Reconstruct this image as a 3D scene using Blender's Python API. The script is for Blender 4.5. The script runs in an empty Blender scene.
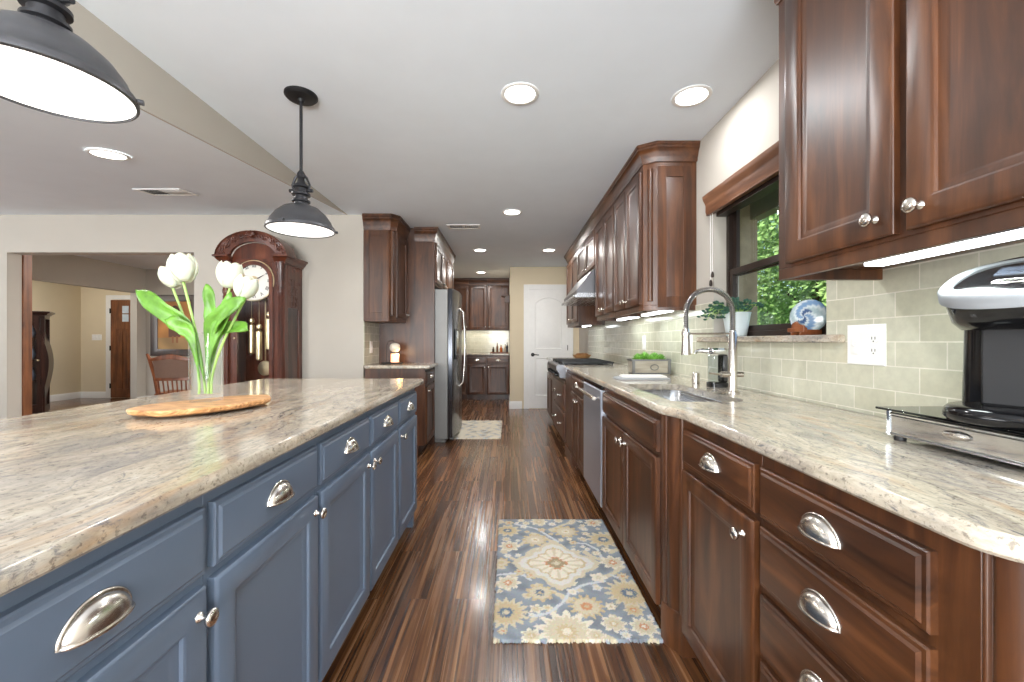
import bpy, bmesh, math, random
from mathutils import Vector, Matrix
from mathutils.geometry import tessellate_polygon
random.seed(7)
PI = math.pi
SC = bpy.context.scene
COL = SC.collection

# ------------------------------------------------------------------ camera, sky, exposure, main lights
H = 1.165                                     # eye height
FPX = 415.0                                   # focal length in pixels of a 1024 px wide frame
cam_data = bpy.data.cameras.new('camera')
cam_data.sensor_width = 36.0
cam_data.lens = FPX / 1024.0 * 36.0
cam_data.shift_x = 4.0 / 1024.0
cam_data.clip_start = 0.02
camera = bpy.data.objects.new('camera', cam_data)
COL.objects.link(camera)
camera.location = (0, 0, H)
camera.rotation_euler = (PI / 2, 0, 0)
SC.camera = camera

world = bpy.data.worlds.new('world')
SC.world = world
world.use_nodes = True
_w = world.node_tree
_w.nodes.clear()
_bg = _w.nodes.new('ShaderNodeBackground')
_sky = _w.nodes.new('ShaderNodeTexSky')
_sky.sky_type = 'NISHITA'
_sky.sun_disc = False
_sky.sun_elevation = math.radians(42)
_sky.sun_rotation = math.radians(250)
_out = _w.nodes.new('ShaderNodeOutputWorld')
_w.links.new(_sky.outputs[0], _bg.inputs[0])
_w.links.new(_bg.outputs[0], _out.inputs[0])
_bg.inputs[1].default_value = 0.32

SC.view_settings.view_transform = 'Standard'
SC.view_settings.look = 'None'
SC.view_settings.gamma = 1.0
SC.view_settings.use_curve_mapping = False
SC.view_settings.exposure = -0.08
SC.cycles.max_bounces = 8
SC.cycles.diffuse_bounces = 5
SC.cycles.glossy_bounces = 4
SC.cycles.transparent_max_bounces = 12
SC.cycles.caustics_reflective = False
SC.cycles.caustics_refractive = False
SC.cycles.sample_clamp_indirect = 6.0
SC.cycles.use_denoising = True


def lamp(name, kind, loc, power, color=(1, 1, 1), size=0.1, size_y=None, direction=(0, 0, -1), spread=None):
    d = bpy.data.lights.new(name, kind)
    d.energy = power
    d.color = color
    if kind == 'AREA':
        if size_y:
            d.shape = 'RECTANGLE'; d.size = size; d.size_y = size_y
        else:
            d.shape = 'DISK'; d.size = size
        if spread: d.spread = spread
    elif kind == 'SUN':
        d.angle = size
    else:
        d.shadow_soft_size = size
    o = bpy.data.objects.new(name, d)
    COL.objects.link(o)
    o.location = loc
    o.rotation_euler = Vector(direction).to_track_quat('-Z', 'Y').to_euler()
    return o


WARM = (1.0, 0.97, 0.93)
COOL = (0.88, 1.0, 0.97)
lamp('rear_fill_light', 'AREA', (-0.5, -2.9, 1.25), 640, (0.955, 0.98, 1.0), 4.4, 1.9, (0, 1, 1.25))  # unseen fill lamp added behind the camera, tilted up to brighten the ceiling
lamp('living_room_fill', 'AREA', (-6.9, 0.6, 1.45), 250, (0.95, 0.975, 1.0), 3.0, 1.8, (1, 0.1, 1.6))  # added fill aimed up at the sloping ceiling; the wall behind has no window
lamp('foyer_side_fill', 'AREA', (-7.9, 5.0, 1.9), 26, (1.0, 0.96, 0.9), 1.0, 1.0, (0, 1, 0))  # unseen area lamp added to brighten the foyer; no window stands there
lamp('garden_sun', 'SUN', (6, 4, 8), 5.0, (1, 0.97, 0.9), 0.02, None, (0.75, 0.35, -0.8))


# ------------------------------------------------------------------ mesh helpers
class MB:
    """collects pieces of ONE mesh; T maps the builder's coordinates to world ones"""
    def __init__(s, T=None):
        s.v = []; s.f = []; s.T = T; s.col = None

    def add(s, vs, fs):
        b = len(s.v)
        s.v += [tuple(s.T(*p)) if s.T else tuple(p) for p in vs]
        s.f += [tuple(i + b for i in f) for f in fs]
        return s

    def box(s, x0, x1, y0, y1, z0, z1):
        vs = [(x, y, z) for x in (x0, x1) for y in (y0, y1) for z in (z0, z1)]
        return s.add(vs, [(0, 1, 3, 2), (4, 6, 7, 5), (0, 4, 5, 1), (2, 3, 7, 6), (0, 2, 6, 4), (1, 5, 7, 3)])

    def loft(s, loops, cap0=True, cap1=True, closed=True):
        n = len(loops[0]); vs = [p for l in loops for p in l]; fs = []
        for k in range(len(loops) - 1):
            for i in range(n if closed else n - 1):
                j = (i + 1) % n
                fs.append((k * n + i, k * n + j, (k + 1) * n + j, (k + 1) * n + i))
        if cap0: fs.append(tuple(range(n)))
        if cap1: fs.append(tuple((len(loops) - 1) * n + i for i in range(n)))
        return s.add(vs, fs)

    def rects(s, u0, u1, v0, v1, steps, cap0=True, cap1=True):
        """stack of rectangles (inset, depth) in a frame: door and drawer fronts"""
        loops = []
        for i, w in steps:
            loops.append([(u0 + i, v0 + i, w), (u1 - i, v0 + i, w), (u1 - i, v1 - i, w), (u0 + i, v1 - i, w)])
        return s.loft(loops, cap0, cap1)

    def lathe(s, prof, M, n=20, cap0=True, cap1=True):
        loops = [[M(r * math.cos(2 * PI * i / n), r * math.sin(2 * PI * i / n), h) for i in range(n)] for r, h in prof]
        return s.loft(loops, cap0, cap1)

    def vlathe(s, cx, cy, prof, n=24, cap0=True, cap1=True):
        return s.lathe(prof, lambda a, b, h: (cx + a, cy + b, h), n, cap0, cap1)

    def tube(s, pts, r, n=10, cap=True):
        pts = [Vector(p) for p in pts]
        rs = r if isinstance(r, (list, tuple)) else [r] * len(pts)
        loops = []; up = None
        for i, p in enumerate(pts):
            t = (pts[min(i + 1, len(pts) - 1)] - pts[max(i - 1, 0)]).normalized()
            if up is None:
                up = Vector((0, 0, 1)) if abs(t.z) < 0.9 else Vector((1, 0, 0))
            up = (up - t * up.dot(t)).normalized()
            sd = t.cross(up)
            loops.append([tuple(p + (up * math.cos(2 * PI * k / n) + sd * math.sin(2 * PI * k / n)) * rs[i]) for k in range(n)])
        return s.loft(loops, cap, cap)

    def sweep(s, path, prof, side=1):
        """horizontal moulding: profile (outward offset, z) along a path in plan, mitred"""
        P = [Vector((a, b)) for a, b in path]; loops = []
        for i, p in enumerate(P):
            hs = []
            if i > 0: hs.append((P[i] - P[i - 1]).normalized())
            if i < len(P) - 1: hs.append((P[i + 1] - P[i]).normalized())
            ns = [Vector((-h.y, h.x)) * side for h in hs]
            m = sum(ns, Vector((0, 0))).normalized()
            m = m / max(0.3, m.dot(ns[0]))
            loops.append([(p.x + m.x * o, p.y + m.y * o, z) for o, z in prof])
        return s.loft(loops)

    def poly(s, outer, steps, hole=None, hole_steps=None):
        """slab from a plan outline; steps (inset, z) bottom to top; an optional hole"""
        n = len(outer)
        loops = [[(x, y, z) for x, y in inset(outer, i)] for i, z in steps]
        s.loft(loops, False, False)
        hl = None
        if hole:
            hl = [[(x, y, z) for x, y in inset(hole, -i)] for i, z in (hole_steps or steps)]
            s.loft(hl, False, False)
        for k in (0, -1):
            polys = [[Vector(p) for p in loops[k]]]
            if hl: polys.append([Vector(p) for p in hl[k]])
            flat = [tuple(p) for q in polys for p in q]
            s.add(flat, [tuple(t) for t in tessellate_polygon(polys)])
        return s

    def build(s, name, mat, parent=None, bevel=0, sharp=35, smooth=True, seg=2, merge=True, solid=0):
        me = bpy.data.meshes.new(name)
        off = Vector((0, 0, 0))
        if parent is not None:
            q = parent
            while q is not None:
                off += Vector(q.location); q = q.parent
        if s.v:
            me.from_pydata([(a - off.x, b - off.y, c - off.z) for a, b, c in s.v], [], s.f)
        if s.col:
            ca = me.color_attributes.new('tint', 'FLOAT_COLOR', 'POINT')
            for i, c in enumerate(s.col): ca.data[i].color = (*c, 1)
        bm = bmesh.new(); bm.from_mesh(me)
        if merge: bmesh.ops.remove_doubles(bm, verts=bm.verts, dist=1e-5)
        bmesh.ops.recalc_face_normals(bm, faces=bm.faces)
        bm.to_mesh(me); bm.free()
        if smooth:
            for p in me.polygons: p.use_smooth = True
            me.set_sharp_from_angle(angle=math.radians(sharp))
        me.materials.append(mat)
        o = bpy.data.objects.new(name, me); COL.objects.link(o)
        if parent is not None: o.parent = parent
        if solid:
            m = o.modifiers.new('solid', 'SOLIDIFY'); m.thickness = solid; m.offset = 0
        if bevel:
            m = o.modifiers.new('bevel', 'BEVEL'); m.width = bevel; m.segments = seg
            m.limit_method = 'ANGLE'; m.angle_limit = math.radians(40)
        return o


def inset(poly, d):
    """offset a counter-clockwise outline inwards by d"""
    if d == 0: return list(poly)
    n = len(poly); out = []
    for i in range(n):
        a = Vector(poly[i - 1]); b = Vector(poly[i]); c = Vector(poly[(i + 1) % n])
        e1 = (b - a).normalized(); e2 = (c - b).normalized()
        n1 = Vector((-e1.y, e1.x)); n2 = Vector((-e2.y, e2.x))
        m = n1 + n2
        m = m.normalized() if m.length > 1e-6 else n1
        m = m / max(0.35, m.dot(n1))
        out.append((b.x + m.x * d, b.y + m.y * d))
    return out


def arc(cx, cy, r, a0, a1, n):
    return [(cx + r * math.cos(math.radians(a0 + (a1 - a0) * i / n)), cy + r * math.sin(math.radians(a0 + (a1 - a0) * i / n))) for i in range(n + 1)]


def round_rect(x0, x1, y0, y1, r, n=5):
    return arc(x1 - r, y0 + r, r, -90, 0, n) + arc(x1 - r, y1 - r, r, 0, 90, n) + arc(x0 + r, y1 - r, r, 90, 180, n) + arc(x0 + r, y0 + r, r, 180, 270, n)


def thing(name, label, cat, loc=(0, 0, 0), group=None, kind=None):
    o = bpy.data.objects.new(name, None); COL.objects.link(o)
    o.empty_display_size = 0.05
    o.location = loc
    return tag(o, label, cat, group, kind)


def tag(o, label=None, cat=None, group=None, kind=None):
    if label: o['label'] = label
    if cat: o['category'] = cat
    if group: o['group'] = group
    if kind: o['kind'] = kind
    return o


def struct(o, label=None):
    o['kind'] = 'structure'
    if label: o['label'] = label
    return o


def dup(root, loc, label, rz=None):
    r = root.copy(); COL.objects.link(r); r.location = loc; r['label'] = label
    if rz is not None: r.rotation_euler = (0, 0, rz)
    for ch in list(root.children):
        c = ch.copy(); COL.objects.link(c); c.parent = r
        for g in list(ch.children):
            d = g.copy(); COL.objects.link(d); d.parent = c
    return r


def TR(X): return lambda u, v, w: (X - w, u, v)      # faces -X, u runs along +Y
def TI(X): return lambda u, v, w: (X + w, u, v)      # faces +X
def TB(Y): return lambda u, v, w: (u, Y - w, v)      # faces -Y


# ------------------------------------------------------------------ materials
def lin(c):
    return tuple((x / 255 / 12.92) if x / 255 <= 0.04045 else ((x / 255 + 0.055) / 1.055) ** 2.4 for x in c)


class NT:
    def __init__(s, name):
        s.m = bpy.data.materials.new(name); s.m.use_nodes = True
        s.t = s.m.node_tree
        s.b = s.t.nodes['Principled BSDF']

    def n(s, typ, ins=None, **attrs):
        nd = s.t.nodes.new('ShaderNode' + typ)
        for k, v in attrs.items(): setattr(nd, k, v)
        for k, v in (ins or {}).items(): s.set(nd.inputs[k], v)
        return nd

    def set(s, sock, v):
        if hasattr(v, 'is_output') or hasattr(v, 'links') and not isinstance(v, (tuple, list, float, int)):
            s.t.links.new(v, sock)
        else:
            if isinstance(v, (tuple, list)) and len(v) == 3 and sock.type == 'RGBA': v = (*v, 1)
            sock.default_value = v

    def coord(s, rand=True, which='Object'):
        tc = s.n('TexCoord').outputs[which]
        if not rand: return tc
        oi = s.n('ObjectInfo').outputs['Random']
        mul = s.n('Math', {0: oi, 1: 13.7}, operation='MULTIPLY').outputs[0]
        return s.n('VectorMath', {0: tc, 1: mul}, operation='ADD').outputs[0]

    def map(s, vec, scale=(1, 1, 1), rot=(0, 0, 0), loc=(0, 0, 0)):
        return s.n('Mapping', {'Vector': vec, 'Scale': scale, 'Rotation': rot, 'Location': loc}).outputs[0]

    def noise(s, vec, scale=1, detail=4, rough=0.55, dist=0.0):
        return s.n('TexNoise', {'Vector': vec, 'Scale': scale, 'Detail': detail, 'Roughness': rough, 'Distortion': dist}).outputs['Fac']

    def ramp(s, fac, stops, interp='LINEAR'):
        r = s.n('ValToRGB', {'Fac': fac}); cr = r.color_ramp; cr.interpolation = interp
        while len(cr.elements) > 1: cr.elements.remove(cr.elements[-1])
        cr.elements[0].position = stops[0][0]; cr.elements[0].color = (*stops[0][1], 1)
        for p, c in stops[1:]:
            e = cr.elements.new(p); e.color = (*c, 1)
        return r.outputs[0]

    def mix(s, fac, a, b, mode='MIX'):
        m = s.n('MixRGB', blend_type=mode)
        s.set(m.inputs[0], fac); s.set(m.inputs[1], a); s.set(m.inputs[2], b)
        return m.outputs[0]

    def bump(s, h, strength=0.2, dist=0.01):
        s.set(s.b.inputs['Normal'], s.n('Bump', {'Height': h, 'Strength': strength, 'Distance': dist}).outputs[0])

    def done(s, color=None, rough=None, metal=None, **kw):
        if color is not None: s.set(s.b.inputs['Base Color'], color)
        if rough is not None: s.set(s.b.inputs['Roughness'], rough)
        if metal is not None: s.set(s.b.inputs['Metallic'], metal)
        for k, v in kw.items(): s.set(s.b.inputs[k.replace('_', ' ')], v)
        return s.m


def G(v): return (v, v, v)


def plain(name, rgb, rough=0.5, metal=0.0, var=0.06, scale=12.0, bump=0.0, **kw):
    t = NT(name); c = lin(rgb); nz = t.noise(t.coord(), scale, 3)
    lo = tuple(x * (1 - var) for x in c); hi = tuple(min(1, x * (1 + var)) for x in c)
    col = t.ramp(nz, [(0.3, lo), (0.7, hi)])
    if bump: t.bump(t.noise(t.coord(), scale * 12, 3), bump, 0.002)
    return t.done(col, rough, metal, **kw)


def wood(name, dark, mid, light, axis, rough=0.38, coat=0.2, blotch=0.7):
    t = NT(name); v = t.coord()
    sc = {'x': (1.0, 9, 9), 'y': (9, 1.0, 9), 'z': (9, 9, 1.0)}[axis]
    g = t.noise(t.map(v, sc), 1.6, 7, 0.6, 0.9)
    col = t.ramp(g, [(0.28, lin(dark)), (0.5, lin(mid)), (0.74, lin(light))])
    b = t.noise(t.map(v, tuple(0.25 * s + 2.2 for s in sc)), 0.9, 4, 0.6, 0.6)
    col = t.mix(blotch, col, t.ramp(b, [(0.3, G(0.5)), (0.72, G(1.25))]), 'MULTIPLY')
    t.bump(g, 0.06, 0.002)
    return t.done(col, rough, 0, Coat_Weight=coat, Coat_Roughness=0.3)


def metal(name, rgb, rough=0.28, axis=None):
    t = NT(name); v = t.coord()
    if axis:
        sc = {'x': (2, 220, 220), 'y': (220, 2, 220), 'z': (220, 220, 2)}[axis]
        nz = t.noise(t.map(v, sc), 1, 2)
    else:
        nz = t.noise(v, 60, 2)
    r = t.n('MapRange', {'Value': nz, 'To Min': rough * 0.8, 'To Max': rough * 1.25}).outputs[0]
    return t.done(lin(rgb), r, 1.0)


def glow(name, rgb, strength):
    t = NT(name)
    return t.done(lin((235, 235, 235)), 0.5, 0, Emission_Color=lin(rgb), Emission_Strength=strength)


def glass(name, tint=(1, 1, 1), rough=0.0, edge=0.9):
    t = NT(name)
    tr = t.n('BsdfTransparent', {'Color': tint}).outputs[0]
    gl = t.n('BsdfGlossy', {'Roughness': rough, 'Color': (edge, edge, edge)}).outputs[0]
    fr0 = t.n('Fresnel', {'IOR': 1.5}).outputs[0]
    inv = t.n('Math', {0: 1.0, 1: t.n('NewGeometry').outputs['Backfacing']}, operation='SUBTRACT').outputs[0]
    fr = t.n('Math', {0: fr0, 1: inv}, operation='MULTIPLY').outputs[0]
    mx = t.n('MixShader', {0: fr, 1: tr, 2: gl}).outputs[0]
    t.t.links.new(mx, t.t.nodes['Material Output'].inputs[0])
    return t.m


def thick_glass(name):
    t = NT(name)
    tr = t.n('BsdfTransparent', {'Color': (0.97, 0.98, 0.98, 1)}).outputs[0]
    df = t.n('BsdfTranslucent', {'Color': (0.9, 0.93, 0.93, 1)}).outputs[0]
    gl = t.n('BsdfGlossy', {'Roughness': 0.02}).outputs[0]
    lw = t.n('LayerWeight', {'Blend': 0.35}).outputs['Facing']
    k = t.n('MapRange', {'Value': lw, 'From Min': 0.2, 'From Max': 1.0, 'To Min': 0.05, 'To Max': 0.5}).outputs[0]
    a = t.n('MixShader', {0: k, 1: tr, 2: df}).outputs[0]
    b = t.n('MixShader', {0: 0.03, 1: a, 2: gl}).outputs[0]
    t.t.links.new(b, t.t.nodes['Material Output'].inputs[0])
    return t.m


def granite():
    t = NT('granite'); v = t.coord(False)
    wv = t.noise(t.map(v, (2.2, 1.2, 2.2)), 1.0, 3, 0.5)
    v2 = t.n('VectorMath', {0: v, 1: t.n('VectorMath', {0: t.n('CombineXYZ', {0: wv}).outputs[0], 1: (0.35, 0, 0)}, operation='MULTIPLY').outputs[0]}, operation='ADD').outputs[0]
    base = t.noise(t.map(v2, (11.0, 3.0, 11.0), (0, 0, 0.22)), 1.6, 10, 0.72, 0.7)
    col = t.ramp(base, [(0.26, lin((108, 104, 102))), (0.38, lin((164, 154, 142))), (0.49, lin((198, 186, 166))), (0.60, lin((214, 203, 184))), (0.76, lin((226, 219, 206)))])
    tan = t.noise(t.map(v2, (7, 1.5, 7), (0, 0, 0.2), (3.1, 1.7, 0)), 1.7, 6, 0.62, 0.6)
    col = t.mix(t.ramp(tan, [(0.54, G(0)), (0.68, G(0.6))]), col, lin((188, 150, 110)))
    vein = t.noise(t.map(v2, (18, 6, 18), (0, 0, 0.26), (7, 2, 0)), 1.8, 10, 0.76, 1.2)
    col = t.mix(t.ramp(vein, [(0.36, G(0.85)), (0.45, G(0.0))]), col, lin((96, 98, 108)))
    pat = t.noise(t.map(v2, (3.0, 1.4, 3.0), (0, 0, 0.2), (1, 5, 0)), 1.5, 5, 0.6)
    col = t.mix(t.ramp(pat, [(0.50, G(0)), (0.66, G(0.5))]), col, lin((150, 148, 150)))
    spk = t.noise(v, 95, 5, 0.7)
    col = t.mix(t.ramp(spk, [(0.36, G(0.6)), (0.44, G(0))]), col, lin((92, 82, 76)))
    fine = t.noise(t.map(v, (70, 26, 70), (0, 0, 0.2)), 1, 6, 0.75, 0.4)
    col = t.mix(0.55, col, t.ramp(fine, [(0.32, G(0.46)), (0.62, G(1.0))]), 'MULTIPLY')
    return t.done(col, 0.15, 0, Coat_Weight=0.25, Coat_Roughness=0.06)


def tile():
    t = NT('glass_subway_tile'); v = t.coord(False)
    xyz = t.n('SeparateXYZ', {0: v})
    # run along Y (or X for the alcove), up along Z
    s = t.n('Math', {0: xyz.outputs[0], 1: xyz.outputs[1]}, operation='ADD').outputs[0]
    uv = t.n('CombineXYZ', {0: s, 1: xyz.outputs[2]}).outputs[0]
    br = t.n('TexBrick', {'Vector': t.map(uv, loc=(0.03, 0.0, 0)), 'Color1': lin((194, 192, 171)), 'Color2': lin((204, 203, 185)), 'Mortar': lin((222, 218, 204)),
                          'Scale': 1.0, 'Mortar Size': 0.0022, 'Mortar Smooth': 0.2, 'Bias': 0.0, 'Brick Width': 0.1545, 'Row Height': 0.0775})
    br.offset = 0.5
    cloud = t.noise(v, 34, 4, 0.6)
    col = t.mix(0.35, br.outputs['Color'], t.ramp(cloud, [(0.35, G(0.78)), (0.65, G(1.1))]), 'MULTIPLY')
    inv = t.n('Math', {0: 1.0, 1: br.outputs['Fac']}, operation='SUBTRACT').outputs[0]
    t.bump(inv, 0.5, 0.003)
    rg = t.n('MapRange', {'Value': br.outputs['Fac'], 'To Min': 0.14, 'To Max': 0.6}).outputs[0]
    return t.done(col, rg)


def floor_mat():
    t = NT('hand_scraped_hardwood'); v = t.coord(False)
    xyz = t.n('SeparateXYZ', {0: v})
    uv = t.n('CombineXYZ', {0: xyz.outputs[1], 1: xyz.outputs[0]}).outputs[0]
    br = t.n('TexBrick', {'Vector': uv, 'Color1': G(0.0), 'Color2': G(1.0), 'Mortar': G(0.5), 'Scale': 1.0,
                          'Mortar Size': 0.0012, 'Mortar Smooth': 0.1, 'Bias': 0.0, 'Brick Width': 1.15, 'Row Height': 0.118})
    br.offset = 0.37; br.offset_frequency = 2
    per = t.n('VectorMath', {0: br.outputs['Color'], 1: (31.0, 17.0, 5.0)}, operation='MULTIPLY').outputs[0]
    gv = t.n('VectorMath', {0: v, 1: per}, operation='ADD').outputs[0]
    g = t.noise(t.map(gv, (24, 0.55, 24)), 1.5, 6, 0.58, 0.6)
    col = t.ramp(g, [(0.28, lin((46, 26, 15))), (0.44, lin((94, 59, 35))), (0.57, lin((130, 88, 54))), (0.74, lin((170, 126, 84)))])
    plank = t.ramp(br.outputs['Color'], [(0.0, G(0.62)), (0.5, G(0.95)), (1.0, G(1.3))])
    col = t.mix(0.9, col, plank, 'MULTIPLY')
    lines = t.noise(t.map(gv, (70, 0.45, 70)), 1.2, 4, 0.55, 0.3)
    col = t.mix(t.ramp(lines, [(0.36, G(0.85)), (0.46, G(0))]), col, lin((38, 22, 14)))
    col = t.mix(br.outputs['Fac'], col, lin((28, 16, 10)))
    hgt = t.mix(0.5, lines, t.noise(t.map(gv, (30, 3, 30)), 1, 3))
    t.bump(hgt, 0.35, 0.006)
    rg = t.n('MapRange', {'Value': g, 'To Min': 0.2, 'To Max': 0.34}).outputs[0]
    return t.done(col, rg, 0, Coat_Weight=0.35, Coat_Roughness=0.14)


M = {}
WD = dict(dark=(44, 23, 11), mid=(80, 46, 24), light=(114, 70, 39))
M['wood_v'] = wood('walnut_stain_upright_grain', axis='z', **WD)
M['wood_y'] = wood('walnut_stain_long_grain', axis='y', **WD)
M['wood_x'] = wood('walnut_stain_cross_grain', axis='x', **WD)
M['clock_wood'] = wood('cherry_wood', (44, 18, 11), (88, 43, 27), (120, 66, 42), 'z', 0.3, 0.3)
M['post_wood'] = wood('oak_door_wood', (74, 38, 18), (124, 72, 38), (152, 96, 56), 'z', 0.4, 0.1)
M['chair_wood'] = wood('maple_chair_wood', (88, 44, 22), (132, 74, 42), (160, 98, 58), 'z', 0.35, 0.2)
M['curio_wood'] = wood('dark_mahogany', (28, 14, 11), (54, 30, 24), (78, 46, 36), 'z', 0.3, 0.3)
M['blue'] = plain('slate_blue_paint', (99, 113, 132), 0.36, 0, 0.03, 6)
M['granite'] = granite()
M['tile'] = tile()
M['floor'] = floor_mat()
M['nickel'] = metal('brushed_nickel', (214, 208, 200), 0.24)
M['chrome'] = metal('polished_chrome', (226, 228, 230), 0.08)
M['steel_z'] = metal('brushed_steel_upright', (206, 211, 224), 0.42, 'z')
M['steel_y'] = metal('brushed_steel_long', (186, 188, 192), 0.26, 'y')
M['mid_steel'] = metal('satin_steel', (112, 112, 115), 0.36, 'y')
M['dark_steel'] = metal('dark_stainless', (96, 98, 104), 0.26, 'z')
M['grey_side'] = plain('grey_appliance_paint', (142, 142, 140), 0.42, 0, 0.04)
M['wall'] = plain('cream_wall_paint', (188, 182, 172), 0.85, 0, 0.02, 3, 0.05)
M['wall_tan'] = plain('tan_wall_paint', (220, 206, 178), 0.85, 0, 0.02, 3, 0.05)
M['ceiling'] = plain('white_ceiling_paint', (232, 240, 248), 0.9, 0, 0.015, 4, 0.18)
M['trim'] = plain('white_trim_paint', (236, 235, 232), 0.4, 0, 0.02)
M['plastic'] = plain('white_plastic', (240, 240, 238), 0.35, 0, 0.02)
M['slot'] = plain('dark_slot', (40, 40, 42), 0.6)
M['black'] = plain('black_gloss_plastic', (16, 16, 18), 0.12)
M['black_matte'] = plain('black_matte_plastic', (24, 24, 26), 0.5)
M['iron'] = plain('cast_iron', (22, 22, 24), 0.45, 0.2)
M['bronze'] = plain('dark_bronze_frame', (52, 40, 34), 0.4, 0.3)
M['pewter'] = plain('weathered_pewter', (80, 80, 83), 0.4, 0.5, 0.05, 30)
M['gunmetal'] = plain('dark_gunmetal', (50, 50, 53), 0.4, 0.5, 0.05, 30)
M['shade_in'] = glow('lit_shade_lining', (255, 252, 245), 1.6)
M['can'] = glow('lit_downlight_lens', (255, 250, 240), 9.0)
M['led'] = glow('lit_led_diffuser', (245, 250, 255), 6.0)
M['amber'] = glow('glowing_amber_glass', (255, 150, 60), 1.5)
M['pane'] = glass('window_glass')
M['vase'] = thick_glass('clear_vase_glass')
M['smoke'] = glass('smoked_glass', (0.25, 0.27, 0.28), 0.02, 1.0)
M['petal'] = plain('tulip_petal', (212, 207, 184), 0.6, 0, 0.06, 30, 0, Subsurface_Weight=0.2)
M['leaf'] = plain('tulip_leaf', (92, 138, 46), 0.42, 0, 0.4, 18)
M['stem'] = plain('tulip_stem', (150, 186, 96), 0.5, 0, 0.12)
M['succ'] = plain('succulent_green', (98, 150, 52), 0.45, 0, 0.3, 40)
M['succ_blue'] = plain('succulent_blue_green', (58, 96, 80), 0.45, 0, 0.35, 30)
M['pot'] = plain('pale_glazed_pot', (214, 224, 226), 0.3, 0, 0.03)
M['soil'] = plain('soil', (58, 44, 34), 0.9, 0, 0.3, 60)
M['towel'] = plain('folded_towel', (226, 224, 218), 0.9, 0, 0.05, 40)
M['brass'] = metal('pale_brass', (222, 206, 168), 0.3)
M['dial'] = plain('clock_dial', (216, 214, 206), 0.5, 0, 0.04)
M['ink'] = plain('black_ink', (34, 30, 28), 0.6)
M['crate'] = wood('whitewashed_planter', (120, 112, 100), (164, 156, 140), (190, 184, 170), 'x', 0.7, 0.0, 0.3)
M['crate_metal'] = metal('galvanised_strap', (120, 120, 118), 0.5)
M['basket'] = plain('woven_basket', (150, 112, 70), 0.7, 0, 0.3, 60, 0.3)
M['bark'] = plain('tree_bark', (84, 68, 54), 0.9, 0, 0.3, 20)
M['foliage'] = plain('garden_foliage', (168, 204, 116), 0.6, 0, 0.4, 3.0, 0, Transmission_Weight=0.0)
M['foliage_dark'] = plain('deep_garden_foliage', (146, 184, 104), 0.6, 0, 0.45, 3.0)
M['lawn'] = plain('lawn', (110, 140, 70), 0.9, 0, 0.3, 3)
M['fence'] = plain('pale_fence_boards', (178, 172, 160), 0.8, 0, 0.1, 4)
M['soffit'] = plain('soffit_paint', (150, 146, 132), 0.8, 0, 0.04)
M['brick'] = plain('tan_brick', (176, 156, 128), 0.85, 0, 0.15, 8)


def cutting_mat():
    t = NT('live_edge_olive_wood'); v = t.coord()
    g = t.noise(t.map(v, (6, 22, 22), (0, 0, 0)), 1.3, 6, 0.6, 2.2)
    col = t.ramp(g, [(0.28, lin((118, 74, 42))), (0.44, lin((186, 132, 82))), (0.58, lin((216, 168, 116))), (0.75, lin((232, 196, 150)))])
    k = t.noise(t.map(v, (5, 11, 5)), 1.6, 3, 0.5, 1.0)
    col = t.mix(t.ramp(k, [(0.60, G(0)), (0.68, G(0.6))]), col, lin((104, 62, 34)))
    return t.done(col, 0.38)


M['olive'] = cutting_mat()


def tint_mat(name, rough=0.95, bump=0.5):
    t = NT(name)
    a = t.n('VertexColor', layer_name='tint').outputs[0]
    nz = t.noise(t.coord(False), 260, 2, 0.7)
    col = t.mix(0.5, a, t.ramp(nz, [(0.3, G(0.86)), (0.7, G(1.14))]), 'MULTIPLY')
    if bump: t.bump(nz, bump, 0.004)
    return t.done(col, rough)


M['rug'] = tint_mat('hooked_wool_rug')
M['canvas'] = tint_mat('painted_canvas', 0.6, 0.1)
M['swirl'] = tint_mat('swirled_art_glass', 0.12, 0.0)

# ------------------------------------------------------------------ the setting
CT = 0.918                 # worktop height
W = 1.224                  # right wall
HC = 2.44
YL = 4.19                  # the wall with the wide opening
XC = -1.631                # where the kitchen ceiling ends
def zl(y): return HC - 0.105 * (YL - y)

struct(MB().box(-10, 1.5, -3.2, 9.2, -0.06, 0).build('floor', M['floor']))
struct(MB().box(XC, 1.5, -3.2, YL + 0.13, HC, HC + 0.08).box(-1.6, 1.5, YL + 0.13, 9.2, HC, HC + 0.08).build('ceiling_kitchen', M['ceiling']))
mb = MB()
mb.loft([[(-7.2, y, zl(y)), (XC - 0.002, y, zl(y)), (XC - 0.002, y, zl(y) + 0.5), (-7.2, y, zl(y) + 0.5)] for y in (-3.2, YL)])
struct(mb.build('ceiling_living', M['ceiling']))
mb = MB()
mb.loft([[(XC - 0.001, y, zl(y) - 0.0005), (XC + 0.012, y, zl(y) - 0.0005), (XC + 0.012, y, HC), (XC - 0.001, y, HC)] for y in (-3.2, YL)])
struct(mb.build('trim_beam', M['wall']))
struct(MB().box(-9.2, -1.6, YL + 0.13, 9.2, 2.52, 2.6).build('ceiling_dining', M['ceiling']))

WY0, WY1, WZ0, WZ1 = 1.585, 2.468, 1.158, 1.985       # window opening in the right wall
mb = MB()
mb.box(W, W + 0.15, -3.2, WY0, 0, HC).box(W, W + 0.15, WY1, 7.3, 0, HC)
mb.box(W, W + 0.15, WY0, WY1, 0, WZ0).box(W, W + 0.15, WY0, WY1, WZ1, HC)
struct(mb.build('wall_right', M['wall'], merge=False))

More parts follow.
